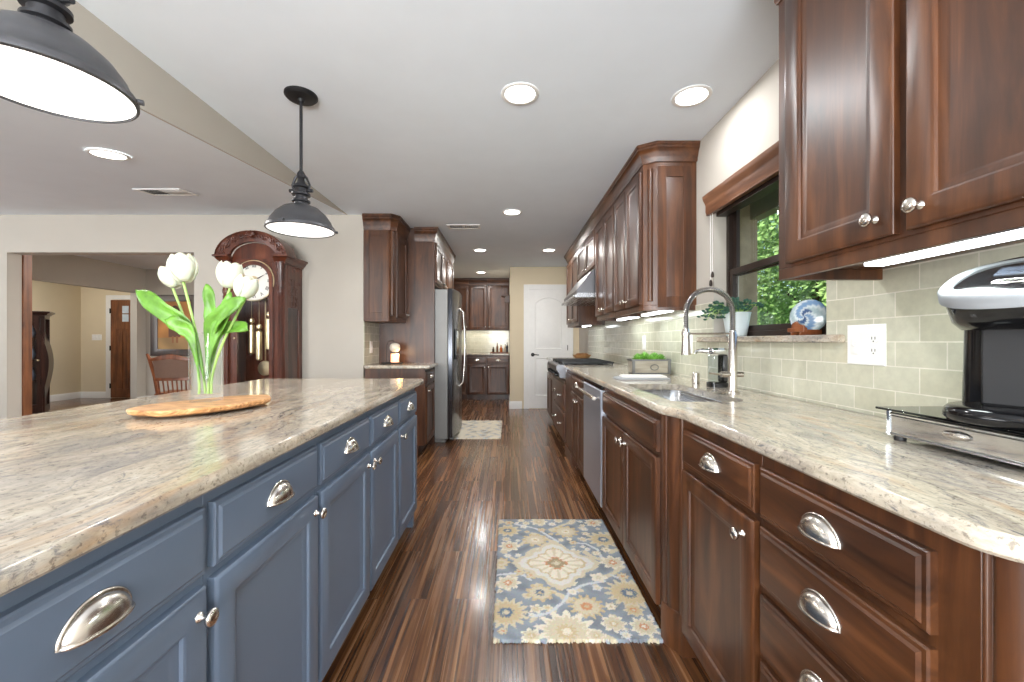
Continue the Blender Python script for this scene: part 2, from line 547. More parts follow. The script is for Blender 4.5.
YD = 7.14
struct(MB().box(0.035, W, YD, YD + 0.12, 0, HC).box(0.035, 0.15, YD + 0.12, 8.85, 0, HC).build('wall_back', M['wall_tan'], merge=False))
struct(MB().box(-1.6, 0.035, 8.8, 8.92, 0, HC).build('wall_alcove', M['wall']))
struct(MB().box(-1.59, -1.46, YL + 0.13, 8.8, 0, 2.52).build('wall_left', M['wall']))
OX0, OX1, OZ = -5.06, -3.17, 2.06
mb = MB()
mb.box(OX1, -1.46, YL, YL + 0.13, 0, HC).box(-7.2, OX0, YL, YL + 0.13, 0, HC).box(OX0, OX1, YL, YL + 0.13, OZ, HC)
struct(mb.build('wall_front', M['wall'], merge=False))
struct(MB().box(-7.2, -7.08, -3.2, YL, 0, 2.44).build('wall_living', M['wall']))
mb = MB()                                             # rear wall, behind the camera, with an open gap added to let light in
mb.box(-7.2, 1.4, -3.2, -3.05, 0, 0.4).box(-7.2, 1.4, -3.2, -3.05, 2.2, HC)
mb.box(-7.2, -4.6, -3.2, -3.05, 0.4, 2.2).box(1.0, 1.4, -3.2, -3.05, 0.4, 2.2)
struct(mb.build('wall_rear', M['wall'], merge=False))

DX = -6.85                                            # dining room left wall with its own opening
mb = MB()
mb.box(DX - 0.12, DX, YL + 0.13, 5.4, 0, 2.52).box(DX - 0.12, DX, 7.66, 7.85, 0, 2.52).box(DX - 0.12, DX, 5.4, 7.66, 2.055, 2.52)
struct(mb.build('wall_dining_left', M['wall'], merge=False))
struct(MB().box(DX - 0.12, -1.6, 7.85, 7.97, 0, 2.52).build('wall_dining_back', M['wall']))
struct(MB().box(-8.87, -8.75, YL + 0.13, 8.6, 0, 2.52).build('wall_foyer_left', M['wall_tan']))
struct(MB().box(-8.75, DX - 0.12, 8.5, 8.6, 0, 2.52).build('wall_foyer_back', M['wall_tan']))

BB = [(0, 0), (0.016, 0), (0.016, 0.10), (0.010, 0.118), (0.006, 0.13), (0, 0.13)]
struct(MB().sweep([(-8.75, 5.2), (-8.75, 8.5), (-8.2, 8.5)], BB, -1).build('baseboard_foyer', M['trim']))
struct(MB().sweep([(DX, 7.66), (DX, 7.85), (-1.6, 7.85)], BB, -1).build('baseboard_dining', M['trim']))
struct(MB().sweep([(0.035, 8.1), (0.035, YD), (0.24, YD)], BB, -1).build('baseboard_back', M['trim']))
struct(MB().sweep([(-2.05, YL), (-1.46, YL)], BB, -1).build('baseboard_front', M['trim']))

# tiled splashbacks
TT = 1.398
mb = MB()
mb.box(W - 0.008, W, 0.30, WY0 - 0.10, CT, TT).box(W - 0.008, W, WY1 + 0.13, 6.3, CT, TT).box(W - 0.008, W, WY0 - 0.10, WY1 + 0.13, CT, 1.158)
mb.box(W - 0.008, W, WY0 - 0.10, WY0, 1.158, TT).box(W - 0.008, W, WY1, WY1 + 0.13, 1.158, TT)
mb.box(W - 0.008, W, 4.2, 5.2, TT, 1.7)
struct(mb.build('wall_tile_right', M['tile'], merge=False, smooth=False))
struct(MB().box(-1.46, -1.452, YL + 0.001, 4.68, CT, 1.362).build('wall_tile_left', M['tile'], smooth=False))
struct(MB().box(-1.46, 0.03, 8.79, 8.80, CT, 1.40).build('wall_tile_alcove', M['tile'], smooth=False))

# window
win = struct(bpy.data.objects.new('window_1', None)); COL.objects.link(win)
win.location = (1.33, 2.03, 1.19)
XF0, XF1 = 1.300, 1.352
mb = MB(TR(XF1))
fr = lambda m, u0, u1, v0, v1, t, w0, w1: (m.box(u0, u0 + t, v0, v1, w0, w1), m.box(u1 - t, u1, v0, v1, w0, w1), m.box(u0 + t, u1 - t, v0, v0 + t, w0, w1), m.box(u0 + t, u1 - t, v1 - t, v1, w0, w1))
fr(mb, WY0, WY1, 1.19, WZ1, 0.028, 0, 0.055)
struct(mb.build('window_frame', M['bronze'], win, 0.003))
MEET = 1.565
mb = MB(TR(XF1)); fr(mb, WY0 + 0.026, WY1 - 0.026, MEET - 0.02, WZ1 - 0.026, 0.034, 0.006, 0.026)
struct(mb.build('upper_sash', M['bronze'], win, 0.003))
mb = MB(TR(XF1)); fr(mb, WY0 + 0.026, WY1 - 0.026, 1.212, MEET + 0.018, 0.036, 0.028, 0.05)
struct(mb.build('lower_sash', M['bronze'], win, 0.003))
struct(MB(TR(XF1)).box(WY0 + 0.05, WY1 - 0.05, MEET, WZ1 - 0.05, 0.014, 0.018).build('upper_pane', M['pane'], win))
struct(MB(TR(XF1)).box(WY0 + 0.05, WY1 - 0.05, 1.235, MEET, 0.036, 0.040).build('lower_pane', M['pane'], win))
so = [(W - 0.035, 1.49), (1.352, 1.49), (1.352, 1.49)]
mb = MB()
mb.poly([(W - 0.035, 1.495), (W - 0.009, 1.495), (W - 0.009, WY0 + 0.001), (1.30, WY0 + 0.001), (1.30, WY1 - 0.001), (W - 0.009, WY1 - 0.001), (W - 0.009, 2.62), (W - 0.035, 2.62)],
        [(0.004, 1.159), (0, 1.163), (0, 1.184), (0.005, 1.189)])
struct(mb.build('trim_window_sill', M['granite']))

# white door at the far end
DX0, DX1, DZ = 0.36, 1.03, 2.045
door = struct(bpy.data.objects.new('door_1', None)); COL.objects.link(door)
door.location = (0.36, YD, 0)
mb = MB(TB(YD))


def arch_panel(u0, u1, v0, v1, rise, n=14):
    pts = [(u0, v0), (u1, v0)]
    c = (u0 + u1) / 2; hw = (u1 - u0) / 2
    for i in range(n + 1):
        a = i / n
        x = u1 - (u1 - u0) * a
        pts.append((x, v1 - rise + rise * math.sin(PI * a) ** 0.8 if 0 < i < n else v1 - rise))
    return pts


def panel_on(mb, pts, w):
    for steps in ([(0, w), (0.0, w + 0.010), (0.008, w + 0.012), (0.018, w + 0.001), (0.04, w + 0.001), (0.065, w + 0.010)],):
        loops = [[(a, b, d) for a, b in inset(pts, i)] for i, d in steps]
        mb.loft(loops, False, True)


mb.box(DX0, DX1, 0.008, DZ, -0.01, 0.012)
panel_on(mb, arch_panel(DX0 + 0.10, DX1 - 0.10, 1.02, 1.92, 0.10), 0.012)
panel_on(mb, [(DX0 + 0.10, 0.22), (DX1 - 0.10, 0.22), (DX1 - 0.10, 0.88), (DX0 + 0.10, 0.88)], 0.012)
struct(mb.build('door_panel', M['trim'], door))
mb = MB(TB(YD))
mb.lathe([(0.032, 0.012), (0.032, 0.018), (0.012, 0.022), (0.011, 0.05)], lambda a, b, h: (DX0 + 0.065 + a, 0.93 + b, h), 16)
mb.tube([(DX0 + 0.065, 0.93, 0.05), (DX0 + 0.09, 0.932, 0.052), (DX0 + 0.17, 0.925, 0.05)], [0.010, 0.009, 0.007], 8)
struct(mb.build('door_handle', M['iron'], door))
for z in (0.24, 1.05, 1.80):
    struct(MB(TB(YD)).box(DX1 - 0.012, DX1 + 0.008, z - 0.045, z + 0.045, 0.012, 0.018).build('hinge', M['iron'], door))
CAS = [(0, 0), (0.085, 0), (0.085, 0.014), (0.06, 0.02), (0.01, 0.02), (0, 0.012)]
mb = MB(TB(YD))
mb.box(DX0 - 0.09, DX0, 0, DZ + 0.09, 0, 0.02).box(DX1, DX1 + 0.09, 0, DZ + 0.09, 0, 0.02).box(DX0, DX1, DZ, DZ + 0.09, 0, 0.02)
struct(mb.build('trim_door', M['trim'], None, 0.004))

# foyer front door with its white casing
d2 = struct(bpy.data.objects.new('door_2', None)); COL.objects.link(d2); d2.location = (-8.0, 8.5, 0)
mb = MB(TB(8.5)); mb.box(-8.11, -7.2, 0.01, 2.0, 0, 0.03)
for u0, u1, v0, v1 in ((-7.99, -7.86, 0.18, 1.42), (-7.80, -7.50, 0.18, 1.42), (-7.44, -7.32, 0.18, 1.42)):
    panel_on(mb, [(u0, v0), (u1, v0), (u1, v1), (u0, v1)], 0.03)
struct(mb.build('door_panel', M['post_wood'], d2))
mb = MB(TB(8.5))
for i in range(4):
    for j in range(2):
        mb.box(-7.99 + 0.165 * i + 0.12, -7.86 + 0.165 * i + 0.12, 1.56 + 0.17 * j, 1.71 + 0.17 * j, 0.03, 0.034)
struct(mb.build('door_lite', plain('bright_daylit_pane', (206, 220, 232), 0.1, 0, 0.1), d2))
for z in (0.25, 1.02, 1.78):
    struct(MB(TB(8.5)).box(-8.13, -8.10, z - 0.05, z + 0.05, 0.03, 0.038).build('hinge', M['iron'], d2))
struct(MB(TB(8.5)).box(-8.22, -8.12, 0, 2.1, 0, 0.022).box(-8.12, -7.2, 2.01, 2.1, 0, 0.022).build('trim_foyer_door', M['trim'], None, 0.004))
# door leaf folded back behind the wide opening: only its edge shows
d3 = struct(bpy.data.objects.new('door_3', None)); COL.objects.link(d3); d3.location = (-5.4, YL + 0.135, 0)
mb = MB(); mb.box(-5.82, OX0 + 0.012, YL + 0.133, YL + 0.215, 0.01, 2.12)
for k in range(6):
    mb.box(-5.75, OX0 - 0.05, YL + 0.215, YL + 0.222, 0.12 + 0.33 * k, 0.40 + 0.33 * k)
struct(mb.build('door_panel', M['post_wood'], d3, 0.003))

# outdoors, seen through the kitchen window
struct(MB().box(1.42, 22, -4, 26, -0.2, -0.1).build('ground_lawn', M['lawn']))
mb = MB(); mb.box(W + 0.15, 2.22, -1, 9, 2.40, 2.44).box(2.17, 2.27, -1, 9, 2.25, 2.46)
struct(mb.build('roof_eave', M['soffit'], merge=False))
struct(MB().box(2.06, 2.24, 3.72, 3.98, -0.1, 2.40).build('column_porch', M['brick'], None, 0.01))


def crown_leaves(mb, c, R, n, size):
    for _ in range(n):
        while True:
            p = Vector((random.uniform(-1, 1), random.uniform(-1, 1), random.uniform(-1, 1)))
            if 0.35 < p.length < 1: break
        q = Vector((c[0] + p.x * R[0], c[1] + p.y * R[1], c[2] + p.z * R[2]))
        a = Vector((random.gauss(0, 1), random.gauss(0, 1), random.gauss(0, 1))).normalized()
        b = a.orthogonal().normalized(); s = size * random.uniform(0.6, 1.4)
        mb.add([q - a * s, q + b * s * 0.5, q + a * s, q - b * s * 0.5], [(0, 1, 2, 3)])


for i, (x, y, h, r, mt, lab) in enumerate([(7.4, 12.4, 3.2, 2.0, 'foliage', 'green leafy tree in the garden, farthest left through the kitchen window'),
                                         (6.0, 8.1, 3.2, 2.0, 'foliage_dark', 'darker green tree in the middle of the kitchen window view'),
                                         (4.9, 4.9, 2.7, 1.1, 'foliage', 'leafy garden tree nearest the house beyond the kitchen window')]):
    t = thing('garden_tree', lab, 'tree', (x, y, -0.1), 'trees outside the kitchen window')
    mb = MB(); mb.tube([(x, y, -0.1), (x + 0.05, y, h * 0.4), (x, y + 0.05, h * 0.8)], [0.14, 0.1, 0.05], 8)
    for k in range(4):
        a = k * 1.57 + i
        mb.tube([(x, y, h * 0.45), (x + math.cos(a) * 0.7, y + math.sin(a) * 0.7, h * 0.8)], [0.06, 0.02], 6)
    mb.build('trunk', M['bark'], t)
    mb = MB(); crown_leaves(mb, (x, y, h), (r, r, h * 0.75), 26000, 0.055)
    mb.build('foliage', M[mt], t, smooth=False, merge=False)
mb = MB()
for k in range(60):
    mb.box(13.0, 13.03, 6 + k * 0.3, 6 + k * 0.3 + 0.29, -0.1, 1.75)
tag(mb.build('garden_fence', M['fence'], merge=False), 'pale board fence at the far end of the garden', 'fence')

# ------------------------------------------------------------------ cabinet kit
DRAWER = [(0, 0), (0, 0.012), (0.003, 0.015), (0.010, 0.0155), (0.015, 0.020), (0.020, 0.0205)]
def DOOR(r=0.058): return [(0, 0), (0, 0.014), (0.003, 0.018), (0.008, 0.020), (r - 0.006, 0.020), (r, 0.017), (r + 0.002, 0.011), (r + 0.010, 0.0095), (r + 0.016, 0.0065), (r + 0.022, 0.006)]


def cup_pull(T, u, v, w, parent, a=0.049, b=0.039, c=0.025, mat='nickel'):
    mb = MB(T); loops = []
    for i in range(17):
        al = 0.02 + (PI - 0.04) * i / 16
        loops.append([(u + a * math.cos(al), v + b * math.sin(al) * math.cos(be), w + c * math.sin(al) * math.sin(be)) for be in [PI / 2 * k / 7 for k in range(8)]])
    mb.loft(loops, False, False, False)
    inner = []
    for i in range(17):
        al = 0.02 + (PI - 0.04) * i / 16
        inner.append([(u + (a - 0.003) * math.cos(al), v + (b - 0.003) * math.sin(al) * math.cos(be), w + (c - 0.003) * math.sin(al) * math.sin(be)) for be in [PI / 2 * k / 7 for k in range(8)]])
    mb.loft(inner, False, False, False)
    mb.tube([(u + a * math.cos(PI * i / 16), v, w + 0.001 + c * math.sin(PI * i / 16)) for i in range(17)], 0.0026, 6)
    mb.tube([(u + (a + 0.002) * math.cos(PI * i / 16), v + (b + 0.002) * math.sin(PI * i / 16), w + 0.001) for i in range(17)], 0.0028, 6)
    return mb.build('cup_pull', M[mat], parent, sharp=60)


def knob(T, u, v, w, parent, k=1.0, mat='nickel'):
    pr = [(0.010, 0), (0.009, 0.003), (0.0055, 0.006), (0.0055, 0.014), (0.013, 0.018), (0.0165, 0.022), (0.0155, 0.027), (0.009, 0.0305), (0.001, 0.0315)]
    return MB(T).lathe([(r * k, w + h * k) for r, h in pr], lambda a, b, h: (u + a, v + b, h), 16).build('knob', M[mat], parent, sharp=60)


def cabinet(name, label, T, u0, u1, depth, z0, z1, fronts, wv, wh, group=None, toe=0.0, toe_in=0.07, extra=None, sides=(), cat='cabinet', body_shape=None, org=None):
    """one cabinet unit: body with its fronts (doors and drawers with their hardware) as children"""
    p = T((u0 + u1) / 2, z0, -depth / 2)
    t = thing(name, label, cat, (p[0], p[1], z0 if toe == 0 else 0), group)
    mb = MB(T)
    if body_shape: body_shape(mb)
    else:
        mb.box(u0, u1, z0 if toe == 0 else toe, z1, -depth, 0)
        if toe: mb.box(u0, u1, 0, toe, -depth, -toe_in)
    mb.build('body', wv, t, 0.0015, merge=False)
    for fr_ in fronts:
        kind, a, b, c, d = fr_[:5]
        opt = fr_[5] if len(fr_) > 5 else {}
        if kind == 'drawer':
            o = MB(T).rects(a, b, c, d, DRAWER).build('drawer', wh, t)
            for hu in opt.get('at', [(a + b) / 2]):
                if opt.get('pull', 'cup') == 'cup': cup_pull(T, hu, (c + d) / 2 - 0.012, 0.0205, o, *opt.get('size', ()))
                elif opt.get('pull') == 'knob': knob(T, hu, (c + d) / 2, 0.0205, o, opt.get('k', 1))
        else:
            o = MB(T).rects(a, b, c, d, DOOR(opt.get('rail', 0.058))).build('door', wv, t)
            if 'knob' in opt: knob(T, opt['knob'][0], opt['knob'][1], 0.020, o, opt.get('k', 1))
    return t


CROWN = [(0, 2.30), (0.006, 2.30), (0.012, 2.312), (0.012, 2.328), (0.022, 2.342), (0.030, 2.366), (0.046, 2.388), (0.058, 2.396), (0.058, 2.412), (0.066, 2.418), (0.066, HC - 0.001), (0, HC - 0.001)]

def crown_from(z0, k=0.72): return [(o * k, z0 + (z - 2.30) * (HC - 0.001 - z0) / (HC - 0.001 - 2.30)) for o, z in CROWN]


CROWN_FAR = crown_from(2.325)
CROWN_NEAR = crown_from(2.272)
CROWN_LEFT = crown_from(2.285)

# ------------------------------------------------------------------ island
IX = -0.59
TIs = TI(IX)
IY = [0.345, 0.802, 1.265, 1.73, 2.178, 2.62]
ilab = ['slate blue island cabinet nearest the camera, its big cup pull filling the lower left',
        'slate blue island cabinet second from the camera along the island',
        'slate blue island cabinet in the middle of the island row, third from the camera',
        'slate blue island cabinet next to the one at the far end',
        'slate blue island cabinet at the far end of the island, nearest the refrigerator']
for i in range(5):
    a, b = IY[i], IY[i + 1]
    ku = b - 0.036 if i in (0, 1, 2) else a + 0.040
    fronts = [('drawer', a + 0.012, b - 0.012, 0.722, 0.849), ('door', a + 0.012, b - 0.012, 0.115, 0.700, {'knob': (ku, 0.655)})]

    def shape(mb, a=a, b=b, last=(i == 4)):
        mb.box(a, b, 0.105, CT - 0.033, -0.93, 0).box(a, b, 0, 0.105, -0.86, -0.07)
        if last:
            mb.rects(0, 0, 0, 0, [(0, 0)], False, False) if False else None
            mb.box(b, b + 0.018, 0.105, 0.849, -0.93, -0.86).box(b, b + 0.018, 0.105, 0.849, -0.07, 0)
            mb.box(b, b + 0.018, 0.105, 0.17, -0.86, -0.07).box(b, b + 0.018, 0.78, 0.849, -0.86, -0.07)
            mb.box(b - 0.03, b + 0.01, 0, 0.105, -0.05, -0.005)
    cabinet('island_cabinet', ilab[i], TIs, a, b, 0.93, 0, CT - 0.033, fronts, M['blue'], M['blue'], 'blue island cabinets', 0.105, body_shape=shape)
EDGE = [(0.006, CT - 0.0325), (0.001, CT - 0.027), (0, CT - 0.014), (0.002, CT - 0.006), (0.008, CT)]
ol = [(-0.548, 0.33), (-0.548, 2.70)] + arc(-0.578, 2.707, 0.03, 0, 90, 4)[1:] + [(-1.61, 2.737), (-1.61, 0.33)]
ol = [(-1.61, 0.33), (-0.548, 0.33)] + arc(-0.578, 2.707, 0.03, 0, 90, 5) + arc(-1.58, 2.707, 0.03, 90, 180, 5)
tag(MB().poly(ol, EDGE).build('island_worktop', M['granite']), 'cream and grey veined granite worktop on the blue island', 'worktop')

# cutting board, vase, tulips on the island
bl = thing('serving_board', 'live edge wooden serving board under the vase of tulips on the island', 'serving board', (-1.07, 1.49, CT))
tipA, tipB = Vector((-1.175, 1.295)), Vector((-0.955, 1.655))
ax = (tipB - tipA); L = ax.length; ax = ax / L; nx = Vector((-ax.y, ax.x))
pts = []
for i in range(36):
    a = 2 * PI * i / 36
    r = 1 + 0.05 * math.sin(3 * a + 0.6) + 0.03 * math.sin(7 * a)
    e = 0.8
    u = math.copysign(abs(math.cos(a)) ** e, math.cos(a)) * L / 2 * r
    v = math.copysign(abs(math.sin(a)) ** e, math.sin(a)) * 0.125 * r
    c = (tipA + tipB) / 2
    pts.append((c.x + ax.x * u + nx.x * v, c.y + ax.y * u + nx.y * v))
mb = MB(); mb.poly(pts, [(0.016, CT + 0.008), (0.004, CT + 0.014), (0, CT + 0.024), (0.003, CT + 0.030)])
mb.build('board', M['olive'], bl)
for k in (-0.12, 0.12):
    c = (tipA + tipB) / 2 + ax * k
    MB().box(c.x - 0.03, c.x + 0.03, c.y - 0.015, c.y + 0.015, CT + 0.0002, CT + 0.0085).build('foot', M['black_matte'], bl)

VX, VY, VZ0, VZ1 = -1.09, 1.50, CT + 0.031, 1.195
vs = thing('flower_vase', 'square clear glass vase of white tulips on the wooden board', 'vase', (VX, VY, VZ0))
def sq(r, z, c=0.007): return [(VX + x, VY + y, z) for x, y in round_rect(-r, r, -r, r, c, 3)]
mb = MB(); mb.loft([sq(0.036, VZ0), sq(0.038, VZ0 + 0.004), sq(0.040, VZ1), sq(0.035, VZ1), sq(0.033, VZ0 + 0.022)], True, True)
mb.build('glass', M['vase'], vs)
mb = MB()
tul = [(-1.228, 1.52, 1.396, -0.9, 0.040), (-1.158, 1.48, 1.420, -0.25, 0.048), (-0.998, 1.49, 1.398, 0.25, 0.045), (-0.930, 1.47, 1.352, 0.6, 0.040)]
tulips = []
tlab = ['white tulip leaning far left in the vase, lower than its neighbour', 'white tulip standing highest in the vase', 'white tulip in front of the clock, upper of the two on the right', 'white tulip hanging lowest at right in front of the clock dial']
for (x, y, z, lean, r), lab in zip(tul, tlab):
    t = thing('tulip', lab, 'tulip', (x, y, z - r), 'white tulips in the glass vase')
    tulips.append(t)
    b0 = (VX + (x - VX) * 0.12, VY + random.uniform(-0.015, 0.015), VZ0 + 0.026)
    n = 14; sp = []
    for i in range(n + 1):
        s = i / n; k = s * s * (1.6 - 0.6 * s)
        sp.append((b0[0] + (x - b0[0]) * k, b0[1] + (y - b0[1]) * s, b0[2] + (z - r * 0.9 - b0[2]) * s))
    MB().tube(sp, 0.0042, 8).build('stem', M['stem'], t)
    mb = MB(); R_ = Matrix.Rotation(lean * 0.6, 3, 'Y')
    for ring, (nn, off, rr) in enumerate(((3, 0.3, 0.90), (3, 0.3 + PI / 3, 1.0))):
        for k in range(nn):
            a0 = off + 2 * PI * k / nn + lean
            loops = []
            for i in range(11):
                s = i / 10
                rad = r * rr * (0.98 * math.sin(PI * (0.06 + 0.74 * s)) ** 0.62)
                wid = 1.05 * (math.sin(PI * min(0.90, 0.16 + s * 0.74)) ** 0.5)
                hh = r * (-0.95 + 2.05 * s)
                loops.append([tuple(Vector((x, y, z)) + R_ @ Vector((rad * (1 - 0.06 * abs(q)) * math.cos(a0 + q * wid), rad * (1 - 0.06 * abs(q)) * math.sin(a0 + q * wid), hh - 0.010 * q * q * s * s))) for q in (-1, -0.6, -0.2, 0.2, 0.6, 1)])
            mb.loft(loops, False, False, False)
    mb.build('bloom', M['petal'], t, sharp=80, solid=0.0015)


def leaf(mb, path, width, n=14, fold=0.35):
    P = [Vector(p) for p in path]
    def at(s):
        k = s * (len(P) - 1); i = min(int(k), len(P) - 2); f = k - i
        p0 = P[max(i - 1, 0)]; p1 = P[i]; p2 = P[i + 1]; p3 = P[min(i + 2, len(P) - 1)]
        return 0.5 * ((2 * p1) + (p2 - p0) * f + (2 * p0 - 5 * p1 + 4 * p2 - p3) * f * f + (3 * p1 - p0 - 3 * p2 + p3) * f ** 3)
    loops = []
    for i in range(n + 1):
        s = i / n; p = at(s); t = (at(min(1, s + 0.03)) - at(max(0, s - 0.03))).normalized()
        side = t.cross(Vector((0.1, -1, 0.15))).normalized(); nrm = side.cross(t)
        w = width * (0.10 + 0.85 * math.sin(PI * min(1, 0.02 + 0.98 * s) ** 1.7)) if s < 1 else 0.001
        w *= 1 + 0.12 * math.sin(s * 17)
        loops.append([tuple(p + side * w * q + nrm * (abs(q) * w * fold + 0.006 * math.sin(9 * s + 2 * q))) for q in (-1, -0.5, 0, 0.5, 1)])
    mb.loft(loops, False, False, False)


base = Vector((VX, VY, 1.16))
for i, (pth, w_) in enumerate([
        ([(VX, VY - 0.01, 1.02), (VX - 0.03, VY - 0.03, 1.19), (VX - 0.12, VY - 0.05, 1.275), (VX - 0.215, VY - 0.04, 1.345)], 0.034),
        ([(VX + 0.01, VY - 0.01, 1.02), (VX + 0.035, VY - 0.03, 1.19), (VX + 0.10, VY - 0.06, 1.26), (VX + 0.185, VY - 0.07, 1.315)], 0.032),
        ([(VX, VY + 0.02, 1.02), (VX + 0.0, VY + 0.03, 1.20), (VX - 0.005, VY + 0.03, 1.30), (VX - 0.02, VY + 0.03, 1.375)], 0.026),
        ([(VX + 0.01, VY - 0.02, 1.03), (VX + 0.05, VY - 0.03, 1.18), (VX + 0.09, VY - 0.04, 1.24), (VX + 0.12, VY - 0.05, 1.335)], 0.026),
        ([(VX + 0.01, VY + 0.0, 1.03), (VX + 0.06, VY - 0.02, 1.19), (VX + 0.13, VY - 0.02, 1.215), (VX + 0.17, VY - 0.03, 1.205)], 0.024),
        ([(VX - 0.01, VY - 0.02, 1.03), (VX - 0.02, VY - 0.045, 1.18), (VX - 0.05, VY - 0.06, 1.22), (VX - 0.09, VY - 0.07, 1.24)], 0.028)]):
    mb = MB(); leaf(mb, pth, w_)
    mb.build('leaf', M['leaf'], tulips[[0, 3, 1, 2, 3, 1][i]], sharp=80, solid=0.0012)

# ------------------------------------------------------------------ right run: base cabinets
WH, WV = M['wood_y'], M['wood_v']
XN = 0.645                      # face frame of the near units
XS = 0.605                      # face frame of the sink section and beyond
TN, TS = TR(XN), TR(XS)
DEPN, DEPS = W - XN - 0.001, W - XS - 0.001
ZB = CT - 0.033


def end_shape(mb):
    mb.box(0.565, 1.052, 0.105, ZB, -DEPN, 0).box(0.565, 1.052, 0, 0.105, -DEPN, -0.07)
    # rounded corner post at the free end of the run, with reeds
    loops = []
    out = [(1.052, -DEPN), (1.052, -0.02)]
    prof = [(0.565, 0.0)] + [(0.552 + 0.012 * math.cos(a), 0.0 - 0.0 + 0.008 * math.sin(a)) for a in ()] + [(0.560, 0.0), (0.556, -0.006), (0.550, 0.0), (0.545, 0.001), (0.530, -0.004), (0.517, -0.018), (0.512, -0.034), (0.512, -DEPN), (0.565, -DEPN)]
    mb.loft([[(u, z, w) for u, w in prof] for z in (0.0, ZB)])
    prof2 = [(0.570, 0.004), (0.540, 0.006), (0.518, -0.006), (0.506, -0.03), (0.506, -0.20), (0.570, -0.20)]
    mb.loft([[(u, z, w) for u, w in prof2] for z in (0.0, 0.12)])


dr = lambda c, d: ('drawer', 0.622, 1.040, c, d)
cabinet('drawer_cabinet', 'dark wooden base cabinet of four drawers at the near end of the sink run', TN, 0.512, 1.052, DEPN, 0, ZB,
        [dr(0.724, 0.849), dr(0.555, 0.702), dr(0.388, 0.532), dr(0.115, 0.365)], WV, WH, 'dark base cabinets along the window wall', 0.105, body_shape=end_shape)


def pil_shape(mb):
    mb.box(1.052, 1.53, 0.105, ZB, -DEPN, 0).box(1.052, 1.53, 0, 0.105, -DEPN, -0.07)
    # curved pilaster that carries the worktop's S-bend out to the sink section
    prof = [(1.53, -DEPN), (1.53, -0.004), (1.535, 0.004), (1.545, 0.006), (1.553, 0.002), (1.556, 0.004), (1.566, 0.016), (1.580, 0.028), (1.594, 0.032), (1.600, 0.030), (1.604, 0.036), (1.616, 0.040), (1.6225, 0.040), (1.6225, -DEPN)]
    mb.loft([[(u, z, w) for u, w in prof] for z in (0.0, ZB)])
    base_ = [(1.524, -0.12), (1.524, 0.004), (1.545, 0.012), (1.566, 0.024), (1.584, 0.038), (1.604, 0.046), (1.623, 0.048), (1.623, -0.12)]
    inn = [(u, w - 0.006) for u, w in base_]
    mb.loft([[(u, 0.0, w) for u, w in base_], [(u, 0.135, w) for u, w in base_], [(u, 0.150, w) for u, w in inn]])


cabinet('drawer_door_cabinet', 'dark wooden base cabinet with one drawer over one door, right of the curved pilaster', TN, 1.052, 1.6235, DEPN, 0, ZB,
        [('drawer', 1.064, 1.500, 0.724, 0.849), ('door', 1.064, 1.500, 0.115, 0.702, {'knob': (1.105, 0.652)})], WV, WH, 'dark base cabinets along the window wall', 0.105, body_shape=pil_shape)


def sink_shape(mb):
    u0, u1 = 1.624, 2.60
    mb.box(u0, u0 + 0.02, 0.105, ZB, -DEPS, 0).box(u1 - 0.02, u1, 0.105, ZB, -DEPS, 0)
    mb.box(u0 + 0.02, u1 - 0.02, 0.105, 0.125, -DEPS, 0).box(u0 + 0.02, u1 - 0.02, 0.125, ZB, -0.02, 0)
    mb.box(u0, u1, 0, 0.105, -DEPS, -0.07)


cabinet('sink_cabinet', 'dark wooden sink base cabinet with two doors under a plain false drawer front', TS, 1.624, 2.60, DEPS, 0, ZB,
        [('drawer', 1.652, 2.584, 0.724, 0.849, {'at': []}), ('door', 1.652, 2.113, 0.115, 0.702, {'knob': (2.078, 0.652)}), ('door', 2.121, 2.584, 0.115, 0.702, {'knob': (2.156, 0.652)})],
        WV, WH, 'dark base cabinets along the window wall', 0.105, body_shape=sink_shape)

# dishwasher
dw = thing('dishwasher', 'stainless steel dishwasher between the sink cabinet and a narrow drawer cabinet', 'dishwasher', (0.9, 2.91, 0))
MB(TS).box(2.605, 3.205, 0.105, ZB - 0.003, -0.58, -0.012).box(2.605, 3.205, 0.0, 0.105, -0.58, -0.07).build('body', M['black_matte'], dw, 0.002, merge=False)
o = MB(TS).rects(2.608, 3.202, 0.118, 0.852, [(0, -0.011), (0, 0.018), (0.004, 0.023), (0.012, 0.024)]).build('door', M['steel_z'], dw)
mb = MB(TS)
for u in (2.66, 3.15):
    mb.tube([(u, 0.80, 0.02), (u, 0.80, 0.058)], 0.008, 8)
mb.tube([(2.635, 0.80, 0.058), (3.175, 0.80, 0.058)], 0.0125, 12)
mb.build('handle', M['nickel'], o)
MB(TS).box(2.608, 3.202, 0.856, ZB - 0.004, -0.011, 0.018).build('control_strip', M['black'], dw, 0.003)

cabinet('narrow_drawer_cabinet', 'dark wooden base cabinet with a drawer over two narrow doors, beyond the dishwasher', TS, 3.21, 3.86, DEPS, 0, ZB,
        [('drawer', 3.222, 3.848, 0.724, 0.849), ('door', 3.222, 3.531, 0.115, 0.702, {'knob': (3.500, 0.652)}), ('door', 3.539, 3.848, 0.115, 0.702, {'knob': (3.570, 0.652)})],
        WV, WH, 'dark base cabinets along the window wall', 0.105)


def filler_shape(mb):
    mb.box(3.862, 4.286, 0.0, ZB, -DEPS, 0)
    mb.box(3.90, 4.25, 0.16, 0.84, 0.0, 0.012)
    mb.box(3.862, 4.288, 0.0, 0.11, 0.0, 0.018)


